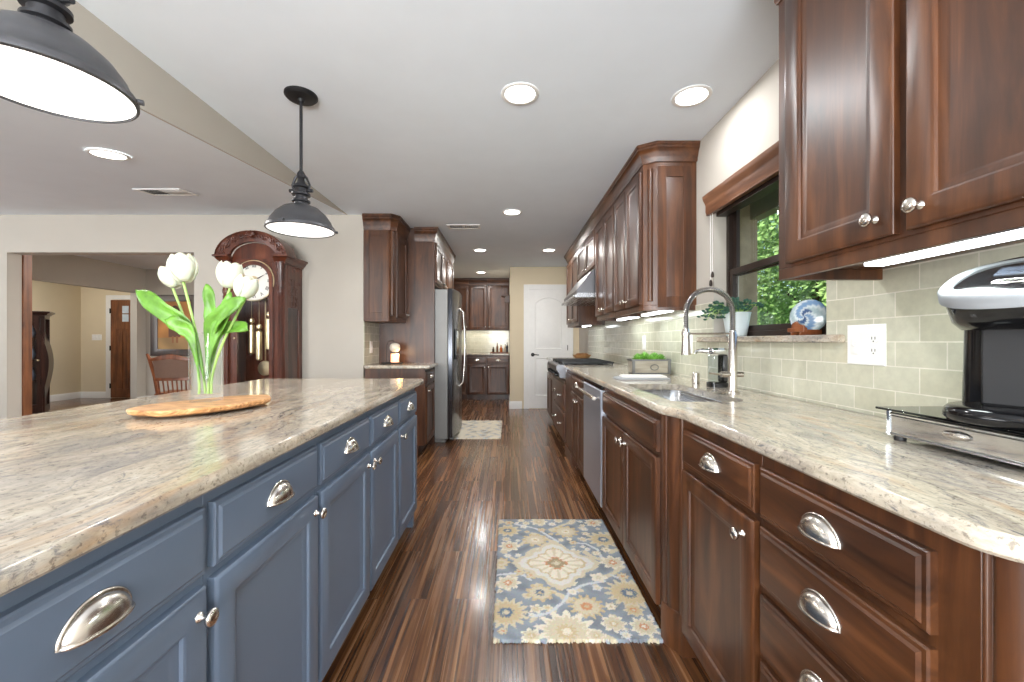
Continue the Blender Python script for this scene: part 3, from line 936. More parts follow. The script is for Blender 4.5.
cabinet('pilaster_cabinet', 'plain dark wooden pilaster unit beside the rangetop drawers', TS, 3.862, 4.286, DEPS, 0, ZB, [], WV, WH, 'dark base cabinets along the window wall', 0, body_shape=filler_shape)
XR = 0.592
TRg = TR(XR)
cabinet('range_drawer_cabinet', 'dark wooden cabinet of two wide knobbed drawers under the rangetop', TRg, 4.292, 5.228, W - XR - 0.001, 0, 0.755,
        [('drawer', 4.305, 5.215, 0.44, 0.715, {'pull': 'knob', 'at': [4.53, 4.99], 'k': 1.25}), ('drawer', 4.305, 5.215, 0.125, 0.415, {'pull': 'knob', 'at': [4.53, 4.99], 'k': 1.25})],
        WV, WH, 'dark base cabinets along the window wall', 0.105)
cabinet('end_base_cabinet', 'dark wooden base cabinet beyond the rangetop, nearest the white door', TS, 5.235, 6.22, DEPS, 0, ZB,
        [('drawer', 5.247, 6.208, 0.724, 0.849), ('door', 5.247, 5.724, 0.115, 0.702, {'knob': (5.69, 0.652)}), ('door', 5.732, 6.208, 0.115, 0.702, {'knob': (5.766, 0.652)})],
        WV, WH, 'dark base cabinets along the window wall', 0.105)

# worktop with the S-bend, the sink hole and the notch for the rangetop
ol = [(W - 0.009, 6.235), (0.575, 6.235), (0.575, 5.23), (1.13, 5.23), (1.13, 4.288), (0.575, 4.288)]
ol += [(0.575, y) for y in (3.6, 3.0, 2.4, 2.0, 1.72)]
for i in range(13):
    s = i / 12; k = s * s * (3 - 2 * s)
    ol.append((0.575 + 0.042 * k, 1.62 - 0.16 * s))
ol += [(0.618, 1.2), (0.618, 0.9)]
ol += arc(0.708, 0.578, 0.09, 180, 270, 8) + [(W - 0.009, 0.488)]
hole = round_rect(0.672, 0.985, 1.685, 2.385, 0.06, 6)
mb = MB(); mb.poly(ol, EDGE, hole, [(0.0, CT - 0.0325), (0, CT - 0.006), (-0.003, CT)])
tag(mb.build('sink_worktop', M['granite']), 'long granite worktop along the window wall, with the sink cut into it', 'worktop')

sk = thing('kitchen_sink', 'undermounted stainless steel sink set into the granite below the window', 'sink', (0.83, 2.03, CT - 0.033))
def rr(d, z): return [(x, y, z) for x, y in inset(hole, d)]
zz = CT - 0.034
mb = MB(); mb.loft([rr(-0.012, zz), rr(-0.003, zz), rr(0.0, zz - 0.004), rr(0.006, zz - 0.17), rr(0.03, zz - 0.185)], False, True)
mb.build('basin', M['steel_y'], sk, solid=0.002)
MB().vlathe(0.86, 2.03, [(0.04, zz - 0.183), (0.042, zz - 0.180), (0.03, zz - 0.179), (0.028, zz - 0.183)], 18).build('drain', M['chrome'], sk)

# rangetop
rg = thing('rangetop', 'stainless rangetop with black grates set between the worktops', 'cooktop', (0.85, 4.76, 0.76))
mb = MB(TR(0.60)); mb.box(4.294, 5.224, 0.757, CT - 0.004, -0.525, 0.0)
mb.build('body', M['steel_y'], rg, 0.002)
mb = MB()
prof = [(0, 0.785), (0.05, 0.78), (0.066, 0.79), (0.070, 0.83), (0.085, 0.85), (0.098, 0.875), (0.098, 0.900), (0.088, CT - 0.004), (0.07, CT - 0.001), (0, CT - 0.001)]
mb.loft([[(0.598 - w, u, z) for w, z in prof] for u in (4.294, 5.224)])
mb.build('front_panel', M['mid_steel'], rg)
for k in range(6):
    u = 4.37 + k * 0.155
    MB(TR(0.598 - 0.069)).lathe([(0.024, 0), (0.024, 0.008), (0.019, 0.012), (0.018, 0.032), (0.004, 0.034)], lambda a, b, h: (u + a, 0.812 + b, h), 14).build('control_knob', M['black'], rg)
for k in range(3):
    u0 = 4.305 + k * 0.305
    mb = MB()
    z0, z1 = CT + 0.012, CT + 0.030
    for q in range(6):
        y = u0 + 0.015 + q * 0.0535
        mb.box(0.56, 1.10, y, y + 0.012, z0, z1)
    for x in (0.56, 0.69, 0.825, 0.96, 1.088):
        mb.box(x, x + 0.012, u0 + 0.005, u0 + 0.30, z0 + 0.002, z1 - 0.002)
    for x in (0.565, 1.083):
        for y in (u0 + 0.02, u0 + 0.275): mb.box(x, x + 0.012, y, y + 0.012, CT - 0.005, z0 + 0.004)
    mb.build('grate', M['iron'], rg, merge=False)
    for x in (0.69, 0.965):
        MB().vlathe(x, u0 + 0.152, [(0.055, CT - 0.004), (0.05, CT + 0.004), (0.03, CT + 0.006), (0.028, CT + 0.010), (0.001, CT + 0.0105)], 16).build('burner', M['iron'], rg)

# ------------------------------------------------------------------ upper cabinets on the window wall
XU = 0.890
TU = TR(XU)
UZ0 = 1.364
DEPU = W - XU - 0.001
UD = 1.408


def upper_body(mb, u0, u1, z0, z1, deep=DEPU):
    mb.box(u0, u1, z0 + 0.034, z1, -deep, 0)                     # box
    mb.box(u0, u1, z0, z0 + 0.034, -0.02, 0)                      # light rail in front
    mb.box(u0, u0 + 0.018, z0, z0 + 0.034, -deep, -0.02).box(u1 - 0.018, u1, z0, z0 + 0.034, -deep, -0.02)


def near_upper(mb):
    upper_body(mb, 0.46, 1.365, UZ0, HC - 0.002)


cn = cabinet('wall_cabinet', 'large dark wooden wall cabinet over the coffee maker, nearest the camera', TU, 0.46, 1.365, DEPU, UZ0, HC - 0.002,
             [('door', 0.942, 1.310, UD, 2.285, {'knob': (0.984, 1.452), 'rail': 0.062}), ('door', 0.50, 0.912, UD, 2.285, {'knob': (0.876, 1.452), 'rail': 0.062})], WV, WH, 'dark wall cabinets over the sink run', body_shape=near_upper)
mb = MB(); mb.sweep([(XU - 0.001, 0.46), (XU - 0.001, 1.365), (W - 0.001, 1.365)], CROWN_NEAR, 1)
mb.build('crown', WH, cn)

Y0 = 2.692


def far_upper(mb):
    # chamfered front corner
    def plan(z): return [(Y0, z, -DEPU), (Y0, z, -0.075), (Y0 + 0.045, z, 0), (3.428, z, 0), (3.428, z, -DEPU)]
    mb.loft([plan(UZ0 + 0.034), plan(HC - 0.002)])
    mb.box(Y0 + 0.045, 3.428, UZ0, UZ0 + 0.034, -0.02, 0)
    mb.loft([[(Y0, z, -DEPU), (Y0, z, -0.075), (Y0 + 0.045, z, 0), (Y0 + 0.06, z, -0.01), (Y0 + 0.018, z, -0.08), (Y0 + 0.018, z, -DEPU)] for z in (UZ0, UZ0 + 0.034)])
    # half round column on the chamfer
    c = (Y0 + 0.0205, -0.040)
    mb.loft([[(c[0] + 0.017 * math.cos(2 * PI * k / 12), z, c[1] + 0.017 * math.sin(2 * PI * k / 12)) for k in range(12)] for z in (UZ0 + 0.06, 2.285)])
    # recessed end panel frame
    for a, b, c_, d in ((-0.30, -0.245, UZ0 + 0.02, 2.30), (-0.135, -0.08, UZ0 + 0.02, 2.30), (-0.245, -0.135, UZ0 + 0.02, UZ0 + 0.09), (-0.245, -0.135, 2.23, 2.30)):
        mb.box(Y0 - 0.007, Y0, c_, d, a, b)


u4 = [2.715, 3.068, 3.428, 3.79, 4.145]
ca = cabinet('wall_cabinet', 'dark wooden wall cabinet whose tall end panel faces the camera, left of the window', TU, Y0, 3.428, DEPU, UZ0, HC - 0.002,
             [('door', 2.762, 3.090, UD, 2.285, {'knob': (3.056, 1.452)}), ('door', 3.096, 3.422, UD, 2.285, {'knob': (3.13, 1.452)})], WV, WH, 'dark wall cabinets over the sink run', body_shape=far_upper)
mb = MB(); mb.sweep([(W - 0.001, Y0 - 0.007), (XU + 0.070, Y0 - 0.007), (XU - 0.001, Y0 + 0.04), (XU - 0.001, 3.428)], CROWN_FAR, 1)
mb.build('crown', WH, ca)


def mid_upper(mb): upper_body(mb, 3.43, 4.16, UZ0, HC - 0.002)


cb = cabinet('wall_cabinet', 'dark wooden two door wall cabinet right beside the range hood', TU, 3.43, 4.16, DEPU, UZ0, HC - 0.002,
             [('door', 3.436, 3.790, UD, 2.285, {'knob': (3.756, 1.452)}), ('door', 3.796, 4.150, UD, 2.285, {'knob': (3.83, 1.452)})], WV, WH, 'dark wall cabinets over the sink run', body_shape=mid_upper)
MB().sweep([(XU - 0.001, 3.43), (XU - 0.001, 4.16)], CROWN_FAR, 1).build('crown', WH, cb)
cc = cabinet('wall_cabinet', 'short dark wooden wall cabinet above the stainless range hood', TU, 4.162, 5.215, DEPU, 1.90, HC - 0.002,
             [('door', 4.172, 4.683, 1.925, 2.285, {'knob': (4.65, 1.965)}), ('door', 4.691, 5.205, 1.925, 2.285, {'knob': (4.725, 1.965)})], WV, WH, 'dark wall cabinets over the sink run')
MB().sweep([(XU - 0.001, 4.162), (XU - 0.001, 5.215)], CROWN_FAR, 1).build('crown', WH, cc)


def end_upper(mb): upper_body(mb, 5.217, 6.20, UZ0, HC - 0.002)


cd = cabinet('wall_cabinet', 'dark wooden wall cabinet beyond the range hood, nearest the white door', TU, 5.217, 6.20, DEPU, UZ0, HC - 0.002,
             [('door', 5.229, 5.703, UD, 2.285, {'knob': (5.67, 1.452)}), ('door', 5.711, 6.190, UD, 2.285, {'knob': (5.745, 1.452)})], WV, WH, 'dark wall cabinets over the sink run', body_shape=end_upper)
MB().sweep([(XU - 0.001, 5.217), (XU - 0.001, 6.20), (W - 0.001, 6.20)], CROWN_FAR, 1).build('crown', WH, cd)

hd = thing('range_hood', 'sloping stainless steel range hood under the short wall cabinet', 'range hood', (0.95, 4.69, 1.62))
mb = MB()
pr = [(W - 0.010, 1.62), (0.70, 1.62), (0.70, 1.685), (0.862, 1.897), (W - 0.010, 1.897)]
mb.loft([[(x, y, z) for x, z in pr] for y in (4.20, 5.18)])
mb.build('canopy', M['mid_steel'], hd, 0.003)
mb = MB(); mb.loft([[(W - 0.012, y, 1.605), (0.672, y, 1.605), (0.672, y, 1.63), (0.705, y, 1.655), (W - 0.012, y, 1.655)] for y in (4.185, 5.195)])
mb.build('lip', M['steel_y'], hd, 0.003)

# light bars under the wall cabinets
def light_bar(x0, x1, y0, y1, z1, label, power):
    t = thing('light_bar', label, 'light', ((x0 + x1) / 2, (y0 + y1) / 2, z1 - 0.03), 'light bars under the wall cabinets')
    MB().box(x0, x1, y0, y1, z1 - 0.016, z1).build('housing', M['plastic'], t, 0.002)
    MB().box(x0 + 0.004, x1 - 0.004, y0 + 0.01, y1 - 0.01, z1 - 0.030, z1 - 0.0165).build('diffuser', M['led'], t, 0.003)
    l = lamp('light_bar_lamp', 'AREA', ((x0 + x1) / 2, (y0 + y1) / 2, z1 - 0.033), power, COOL, abs(x1 - x0) * 0.8, abs(y1 - y0) * 0.95)
    return t


light_bar(0.945, 1.005, 0.52, 1.118, UZ0 + 0.030, 'white glowing light bar under the nearest wall cabinet, over the coffee maker', 3.2)
light_bar(1.045, 1.105, 2.75, 3.28, UZ0 + 0.026, 'glowing light bar under the wall cabinet just left of the window, over the planter', 1.3)
light_bar(1.045, 1.105, 3.45, 4.02, UZ0 + 0.026, 'glowing light bar under the wall cabinet beside the range hood', 1.3)
light_bar(1.02, 1.07, 5.30, 5.75, UZ0 + 0.022, 'small light bar under the wall cabinet beyond the range hood', 0.8)

# ------------------------------------------------------------------ window dressing and sill things
bd = thing('window_blind', 'raised wooden blind under a moulded wood valance over the kitchen window', 'blind', (1.18, 2.03, 1.95))
vz0, vz1 = 1.918, 2.035
mb = MB()
pr = [(W - 0.001, vz1), (W - 0.001, vz0), (1.196, vz0), (1.196, vz0 + 0.012), (1.191, vz0 + 0.02), (1.191, vz0 + 0.06), (1.185, vz0 + 0.075), (1.176, vz0 + 0.09), (1.172, vz1 - 0.012), (1.172, vz1)]
mb.loft([[(x, y, z) for x, z in pr] for y in (1.54, 2.505)])
mb.build('valance', wood('valance_wood', (78, 48, 34), (120, 80, 56), (148, 104, 76), 'y', 0.4, 0.15), bd, 0.002)
mb = MB()
for k in range(9):
    z = 1.984 - k * 0.0065
    mb.box(1.236, 1.286, 1.60, 2.455, z - 0.0045, z)
mb.box(1.232, 1.290, 1.60, 2.455, 1.900, 1.922)
mb.build('slat_stack', M['bronze'], bd, merge=False)
MB().tube([(1.205, 2.472, vz0), (1.206, 2.472, 1.70), (1.207, 2.470, 1.53)], 0.0018, 6).tube([(1.207, 2.450, vz0), (1.207, 2.450, 1.57)], 0.0015, 6).build('cord', M['plastic'], bd)
mb = MB(); mb.vlathe(1.207, 2.470, [(0.003, 1.53), (0.008, 1.52), (0.010, 1.50), (0.006, 1.49)], 10)
mb.vlathe(1.207, 2.450, [(0.003, 1.575), (0.008, 1.565), (0.010, 1.548), (0.006, 1.54)], 10)
mb.build('tassel', M['bronze'], bd)

px, py, pz = 1.247, 2.265, 1.190
pt = thing('potted_plant', 'trailing blue green succulent in a pale tapered pot on the window sill', 'plant', (px, py, pz))
MB().vlathe(px, py, [(0.046, pz), (0.050, pz + 0.004), (0.070, pz + 0.125), (0.072, pz + 0.130), (0.066, pz + 0.130), (0.062, pz + 0.110)], 28, True, True).build('pot', M['pot'], pt)
MB().vlathe(px, py, [(0.060, pz + 0.108), (0.055, pz + 0.118), (0.002, pz + 0.122)], 16).build('soil', M['soil'], pt)
mb = MB(); mbs = MB()
rnd = random.Random(3)
for k in range(30):
    a = rnd.uniform(0, 2 * PI)
    if k < 12: a = rnd.uniform(1.9, 4.0)
    ln = rnd.uniform(0.07, 0.16); up = rnd.uniform(0.02, 0.075)
    pth = []
    for i in range(6):
        s = i / 5
        rr_ = 0.03 + ln * s
        xx = min(px + math.cos(a) * rr_, 1.285); yy = py + math.sin(a) * rr_
        pth.append((xx, yy, pz + 0.125 + up * math.sin(PI * s * 0.75) - (0.05 * s * s if k < 12 else 0)))
    mbs.tube(pth, 0.0018, 5)
    for i in range(1, 6):
        for sd in (-1, 1, 0):
            p = Vector(pth[i]); d = Vector((math.cos(a + sd * 1.2), math.sin(a + sd * 1.2), rnd.uniform(0.1, 0.8))).normalized()
            n_ = d.orthogonal().normalized(); s2 = n_.cross(d)
            ll = rnd.uniform(0.016, 0.026)
            for q, w2 in ((0.0, 1),):
                loops = []
                for tt, ww in ((0, 0.15), (0.35, 0.9), (0.7, 0.85), (1.0, 0.1)):
                    c = p + d * ll * tt
                    loops.append([tuple(c + (n_ * math.cos(z) * 0.35 + s2 * math.sin(z)) * ll * 0.36 * ww) for z in (0, 1.57, 3.14, 4.71)])
                mb.loft(loops)
mbs.build('stem', M['stem'], pt)
mb.build('foliage', M['succ_blue'], pt, sharp=80)

# blue swirled glass plate on a wooden stand
gx, gy, gz = 1.246, 1.735, 1.190
gp = thing('glass_plate', 'round blue swirled glass plate on a wooden stand on the window sill', 'plate', (gx, gy, gz))
mb = MB(); cols = []
cz = gz + 0.078; R0 = 0.070
nr, na = 10, 40
vsx = []; fsx = []
for i in range(nr + 1):
    r = R0 * i / nr
    for j in range(na):
        a = 2 * PI * j / na
        y = gy + r * math.cos(a); z = cz + r * math.sin(a)
        vsx.append((gx + 0.010 - 0.018 * (1 - (r / R0) ** 2) + 0.05 * (z - cz) + 0.62 * r * math.cos(a), gy - 0.72 * r * math.cos(a), z))
        sw = math.sin(a * 2 + r * 90)
        cols.append(lin((112, 142, 176)) if sw > 0.55 else (lin((196, 206, 208)) if sw > -0.5 else lin((60, 84, 122)) if r < R0 * 0.5 else lin((158, 176, 180))))
for i in range(nr):
    for j in range(na):
        fsx.append((i * na + j, i * na + (j + 1) % na, (i + 1) * na + (j + 1) % na, (i + 1) * na + j))
mb.add(vsx, fsx); mb.col = cols
mb.build('plate', M['swirl'], gp, sharp=80, merge=False, solid=0.004)
mb = MB()
mb.box(gx - 0.045, gx + 0.045, gy - 0.03, gy - 0.022, gz, gz + 0.022).box(gx - 0.045, gx + 0.045, gy + 0.022, gy + 0.03, gz, gz + 0.022)
mb.box(gx - 0.045, gx - 0.030, gy - 0.05, gy + 0.05, gz + 0.012, gz + 0.030)
mb.loft([[(gx + w, gy + a, gz + b) for a, b in ((-0.045, 0.02), (0.045, 0.02), (0.036, 0.05), (0.012, 0.058), (-0.005, 0.045), (-0.03, 0.04))] for w in (-0.035, -0.026)])
mb.box(gx + 0.028, gx + 0.036, gy - 0.012, gy + 0.012, gz + 0.01, gz + 0.09)
mb.build('stand', M['chair_wood'], gp, 0.002, merge=False)

# ------------------------------------------------------------------ faucet and things by the sink
fx, fy = 1.075, 1.985
fc = thing('kitchen_faucet', 'tall arched spring faucet behind the sink', 'faucet', (fx, fy, CT))
MB().vlathe(fx, fy, [(0.030, CT + 0.0002), (0.030, CT + 0.006), (0.021, CT + 0.010), (0.0195, CT + 0.03), (0.0195, 1.195), (0.016, 1.20), (0.015, 1.215)], 20).build('column', M['nickel'], fc, sharp=50)
AR = 0.112
top = 1.412 - AR
hose = [(fx, fy, 1.21), (fx, fy, top - 0.03)] + [(fx - AR + AR * math.cos(a), fy, top + AR * math.sin(a)) for a in [PI * i / 24 for i in range(25)]] + [(fx - 2 * AR, fy, top - 0.04), (fx - 2 * AR, fy, 1.215)]
MB().tube(hose, 0.0095, 12).build('hose', M['pewter'], fc, sharp=80)
hp = []
def along(t):
    Ls = [(Vector(hose[i + 1]) - Vector(hose[i])).length for i in range(len(hose) - 1)]
    d = t * sum(Ls)
    for i, l in enumerate(Ls):
        if d <= l or i == len(Ls) - 1:
            f = d / l; p = Vector(hose[i]).lerp(Vector(hose[i + 1]), f); return p, (Vector(hose[i + 1]) - Vector(hose[i])).normalized()
        d -= l
NTURN = 62
for i in range(NTURN * 8 + 1):
    p, t_ = along(i / (NTURN * 8)); a = 2 * PI * i / 8
    n1 = Vector((0, 1, 0)); n2 = t_.cross(n1)
    hp.append(tuple(p + (n1 * math.cos(a) + n2 * math.sin(a)) * 0.0125))
MB().tube(hp, 0.0022, 4).build('spring', M['nickel'], fc, sharp=80)
sx = fx - 2 * AR
MB().vlathe(sx, fy, [(0.013, 1.225), (0.0165, 1.215), (0.0165, 1.185), (0.021, 1.11), (0.0225, 1.100), (0.018, 1.098)], 18).build('spray_head', M['nickel'], fc, sharp=50)
MB().tube([(fx, fy, 1.20), (sx, fy, 1.20)], 0.0048, 8).vlathe(sx, fy, [(0.0172, 1.193), (0.020, 1.194), (0.020, 1.206), (0.0172, 1.207)], 16, False, False).build('holder_arm', M['nickel'], fc)
MB().tube([(fx + 0.045, fy - 0.01, 1.005), (fx - 0.005, fy, 1.005), (fx - 0.055, fy + 0.002, 1.006)], [0.012, 0.014, 0.014], 12).tube([(fx - 0.055, fy, 1.006), (fx - 0.115, fy - 0.01, 1.012)], [0.006, 0.005], 8).build('lever', M['nickel'], fc)

dx, dy = 1.125, 2.235
sd = thing('soap_dispenser', 'black and clear automatic soap dispenser with a chrome spout behind the sink', 'soap dispenser', (dx, dy, CT))
MB().poly(round_rect(dx - 0.045, dx + 0.05, dy - 0.04, dy + 0.04, 0.02, 4), [(0, CT + 0.0003), (0, CT + 0.022), (0.004, CT + 0.026)]).build('base', M['black'], sd)
MB().poly(round_rect(dx - 0.038, dx + 0.016, dy - 0.034, dy + 0.034, 0.015, 4), [(0.002, CT + 0.0265), (0, CT + 0.03), (0, CT + 0.165), (0.004, CT + 0.17)]).build('bottle', glass('clear_bottle', (0.8, 0.84, 0.86), 0.02), sd)
MB().box(dx + 0.018, dx + 0.046, dy - 0.03, dy + 0.03, CT + 0.0265, CT + 0.175).build('back', M['black'], sd, 0.006)
mb = MB(); mb.poly(round_rect(dx - 0.05, dx + 0.05, dy - 0.036, dy + 0.036, 0.02, 4), [(0.003, CT + 0.176), (0, CT + 0.181), (0, CT + 0.198), (0.012, CT + 0.210)])
mb.tube([(dx - 0.04, dy, CT + 0.193), (dx - 0.085, dy, CT + 0.196), (dx - 0.112, dy, CT + 0.190), (dx - 0.116, dy, CT + 0.180)], [0.013, 0.011, 0.009, 0.008], 10)
mb.build('spout', M['chrome'], sd)

tag(MB().vlathe(1.10, 2.43, [(0.019, CT + 0.0003), (0.021, CT + 0.002), (0.021, CT + 0.058), (0.018, CT + 0.062), (0.002, CT + 0.063)], 18).build('air_gap', M['nickel']), 'short brushed metal air gap cap standing behind the sink', 'air gap')

# towels
for k, (dz, lab, rz, w2, d2_) in enumerate([(0.0, 'folded grey white dish towel lying lowest beside the sink', 0.05, 0.33, 0.17), (0.013, 'folded white dish towel lying on the other towel beside the sink', -0.06, 0.28, 0.15)]):
    cx, cy = 0.865 + 0.01 * k, 2.70
    mb = MB()
    for q in range(2):
        z = CT + 0.0005 + dz + q * 0.006
        pl = []
        for x, y in round_rect(-w2 / 2 + 0.006 * q, w2 / 2 - 0.004 * q, -d2_ / 2, d2_ / 2 - 0.012 * q, 0.012, 3):
            pl.append((cx + x * math.cos(rz) - y * math.sin(rz), cy + x * math.sin(rz) + y * math.cos(rz)))
        mb.poly(pl, [(0.003, z), (0, z + 0.002), (0, z + 0.004), (0.003, z + 0.0058)])
    tag(mb.build('dish_towel', [plain('grey_towel', (168, 170, 172), 0.95, 0, 0.1, 60), M['towel']][k], None, merge=False), lab, 'towel', 'folded towels beside the sink')

# succulent planter
qx0, qx1, qy0, qy1 = 0.905, 1.185, 3.02, 3.15
qz = CT + 0.0005
pl = thing('succulent_planter', 'long whitewashed wooden planter box of bright green succulents on the worktop', 'planter', ((qx0 + qx1) / 2, 3.085, qz))
mb = MB()
def bx(e, z): return [(qx0 - e, qy0 - e, z), (qx1 + e, qy0 - e, z), (qx1 + e, qy1 + e, z), (qx0 - e, qy1 + e, z)]
mb.loft([bx(-0.010, qz), bx(0.0, qz + 0.11), bx(-0.012, qz + 0.11), bx(-0.014, qz + 0.09)], True, True)
mb.build('box', M['crate'], pl)
mb = MB()
for e, z0, z1 in ((0.003, 0.100, 0.113), (-0.006, 0.004, 0.014)):
    mb.loft([bx(e - 0.002, qz + z0), bx(e, qz + z0), bx(e, qz + z1), bx(e - 0.004, qz + z1)], False, False)
for x in (qx0, qx1 - 0.02):
    mb.box(x, x + 0.02, qy0 - 0.0035, qy0 + 0.006, qz + 0.008, qz + 0.108)
ring_c = (qx0 + qx1) / 2 + 0.02
mb.tube([(ring_c + 0.028 * math.cos(a), qy0 - 0.006, qz + 0.055 + 0.020 * math.sin(a)) for a in [2 * PI * i / 16 for i in range(17)]], 0.003, 6)
mb.build('strap', M['crate_metal'], pl, merge=False)
MB().box(qx0 + 0.014, qx1 - 0.014, qy0 + 0.014, qy1 - 0.014, qz + 0.085, qz + 0.10).build('soil', M['soil'], pl)
mb = MB(); rnd = random.Random(5)
for (x, y, s) in [(0.96, 3.07, 0.05), (1.02, 3.10, 0.062), (1.085, 3.07, 0.058), (1.14, 3.10, 0.046), (1.05, 3.05, 0.042), (0.985, 3.12, 0.045)]:
    for ringk, (nn, el) in enumerate(((9, 0.35), (8, 0.75), (6, 1.1), (4, 1.4))):
        for k in range(nn):
            a = 2 * PI * k / nn + ringk * 0.4 + rnd.uniform(-0.1, 0.1)
            d = Vector((math.cos(a) * math.cos(el), math.sin(a) * math.cos(el), math.sin(el)))
            n_ = Vector((-math.cos(a) * math.sin(el), -math.sin(a) * math.sin(el), math.cos(el))); s2 = n_.cross(d)
            loops = []
            for tt, ww in ((0, 0.35), (0.4, 0.9), (0.75, 0.7), (1.0, 0.06)):
                c = Vector((x, y, qz + 0.098)) + d * s * tt + Vector((0, 0, 0.01 * tt))
                loops.append([tuple(c + (n_ * math.cos(z) * 0.4 + s2 * math.sin(z)) * s * 0.22 * ww) for z in (0, 1.05, 2.1, 3.14, 4.2, 5.24)])
            mb.loft(loops)
mb.build('succulent', M['succ'], pl, sharp=80)

# bowl beyond the rangetop
bw = thing('bread_bowl', 'shallow woven bowl on the worktop beyond the rangetop', 'bowl', (1.0, 5.62, CT))
MB().vlathe(1.0, 5.62, [(0.07, CT + 0.0005), (0.095, CT + 0.02), (0.125, CT + 0.055), (0.130, CT + 0.060), (0.120, CT + 0.058), (0.085, CT + 0.022), (0.01, CT + 0.018)], 26).build('bowl', M['basket'], bw)
mb = MB()
for k in range(5):
    a = k * 1.26
    mb.vlathe(1.0 + 0.05 * math.cos(a), 5.62 + 0.05 * math.sin(a), [(0.01, CT + 0.024), (0.034, CT + 0.035), (0.042, CT + 0.055), (0.034, CT + 0.075), (0.004, CT + 0.085)], 12)
mb.build('contents', plain('dried_filling', (126, 84, 44), 0.8, 0, 0.4, 50), bw, merge=False)


# wall plates
def wall_plate(T, u, v, w, h, label, gangs, parent_name='outlet_plate', cat='outlet'):
    p = T(u, v, 0)
    t = thing(parent_name, label, cat, p, 'white wall plates')
    MB(T).rects(u - w / 2, u + w / 2, v - h / 2, v + h / 2, [(0, 0), (0, 0.003), (0.004, 0.006)]).build('plate', M['plastic'], t)
    for g, kind in enumerate(gangs):
        c = u - w / 2 + w * (g + 0.5) / len(gangs)
        if kind == 'outlet':
            for s in (-1, 1):
                MB(T).lathe([(0.017, 0.006), (0.017, 0.009), (0.001, 0.0092)], lambda a, b, hh, s=s: (c + a, v + s * 0.020 + b * 0.85, hh), 14).build('socket', M['plastic'], t)
                mb = MB(T)
                for q in (-1, 1): mb.box(c + q * 0.006 - 0.0012, c + q * 0.006 + 0.0012, v + s * 0.020 - 0.002, v + s * 0.020 + 0.007, 0.009, 0.0096)
                mb.box(c - 0.002, c + 0.002, v + s * 0.020 - 0.010, v + s * 0.020 - 0.006, 0.009, 0.0096)
                mb.build('slot', M['slot'], t, merge=False)
        else:
            MB(T).rects(c - 0.017, c + 0.017, v - 0.034, v + 0.034, [(0, 0.006), (0, 0.008), (0.002, 0.009)]).build('rocker', M['plastic'], t)
            MB(T).box(c - 0.006, c + 0.006, v - 0.004, v + 0.012, 0.009, 0.016).build('toggle', M['plastic'], t, 0.002)
    return t


TW = TR(W - 0.0082)
wall_plate(TW, 1.408, 1.152, 0.150, 0.138, 'large double white outlet plate on the tile left of the coffee maker', ['outlet', 'switch'])
wall_plate(TW, 2.775, 1.145, 0.085, 0.125, 'white switch plate on the tile between planter and window', ['switch'])
wall_plate(TW, 3.70, 1.150, 0.080, 0.125, 'white outlet plate on the tile behind the planter', ['outlet'])
wall_plate(TI(-1.4518), 4.40, 1.10, 0.08, 0.125, 'white switch plate on the tiled side wall left of the small warmer lamp', ['switch'])
wall_plate(TB(8.4998), -8.42, 1.24, 0.20, 0.12, 'white triple switch plate on the foyer wall beside the wooden door', ['switch', 'switch', 'switch'])

# ------------------------------------------------------------------ coffee maker on its pod drawer
rk = thing('pod_drawer', 'glass topped chrome coffee pod drawer under the coffee maker', 'drawer rack', (1.07, 0.87, CT))
RX0, RX1, RY0, RY1 = 0.955, 1.205, 0.70, 1.052
MB().box(RX0 - 0.014, RX1, RY0 - 0.012, RY1 + 0.012, CT + 0.074, CT + 0.080).build('glass_top', M['smoke'], rk, 0.0015)
mb = MB()
for x in (RX0 + 0.006, RX1 - 0.01):
    for y in (RY0 + 0.006, RY1 - 0.006):
        mb.tube([(x, y, CT + 0.012), (x, y, CT + 0.0735)], 0.0055, 8)
mb.tube([(RX0 + 0.006, RY0, CT + 0.066), (RX0 + 0.006, RY1, CT + 0.066)], 0.004, 8).tube([(RX0 + 0.006, RY1 - 0.006, CT + 0.016), (RX1, RY1 - 0.006, CT + 0.016)], 0.004, 8)
mb.tube([(RX0 + 0.006, RY0, CT + 0.016), (RX0 + 0.006, RY1, CT + 0.016)], 0.004, 8).tube([(RX0 + 0.006, RY0 + 0.006, CT + 0.016), (RX1, RY0 + 0.006, CT + 0.016)], 0.004, 8)
mb.build('frame', M['chrome'], rk, merge=False)
o = MB(TR(RX0 + 0.004)).rects(RY0 + 0.014, RY1 - 0.014, CT + 0.019, CT + 0.062, [(0, -0.006), (0, 0), (0.002, 0.002)]).build('drawer_front', M['chrome'], rk)
MB(TR(RX0 + 0.002)).lathe([(0.018, 0), (0.022, 0.004), (0.014, 0.010), (0.002, 0.012)], lambda a, b, h: (0.885 + a * 1.3, CT + 0.045 + b * 0.45, h), 14).build('handle', M['nickel'], o)
MB().box(RX0 + 0.016, RX1 - 0.02, RY0 + 0.016, RY1 - 0.016, CT + 0.014, CT + 0.058).build('tray', M['black_matte'], rk)
for x in (RX0 + 0.02, RX1 - 0.02):
    for y in (RY0 + 0.02, RY1 - 0.02):
        MB().vlathe(x, y, [(0.012, CT + 0.0003), (0.013, CT + 0.006), (0.009, CT + 0.0145)], 12).build('foot', M['black_matte'], rk)

mz = CT + 0.0803
mx_, my_ = 1.066, 0.848
cf = bpy.data.objects.new('coffee_maker', None); COL.objects.link(cf)
tag(cf, 'black single cup coffee maker with a silver ringed head on the pod drawer', 'coffee maker')
cf.location = (mx_, my_, mz)
cf.rotation_euler = (0, 0, math.radians(203))         # local +X is the front


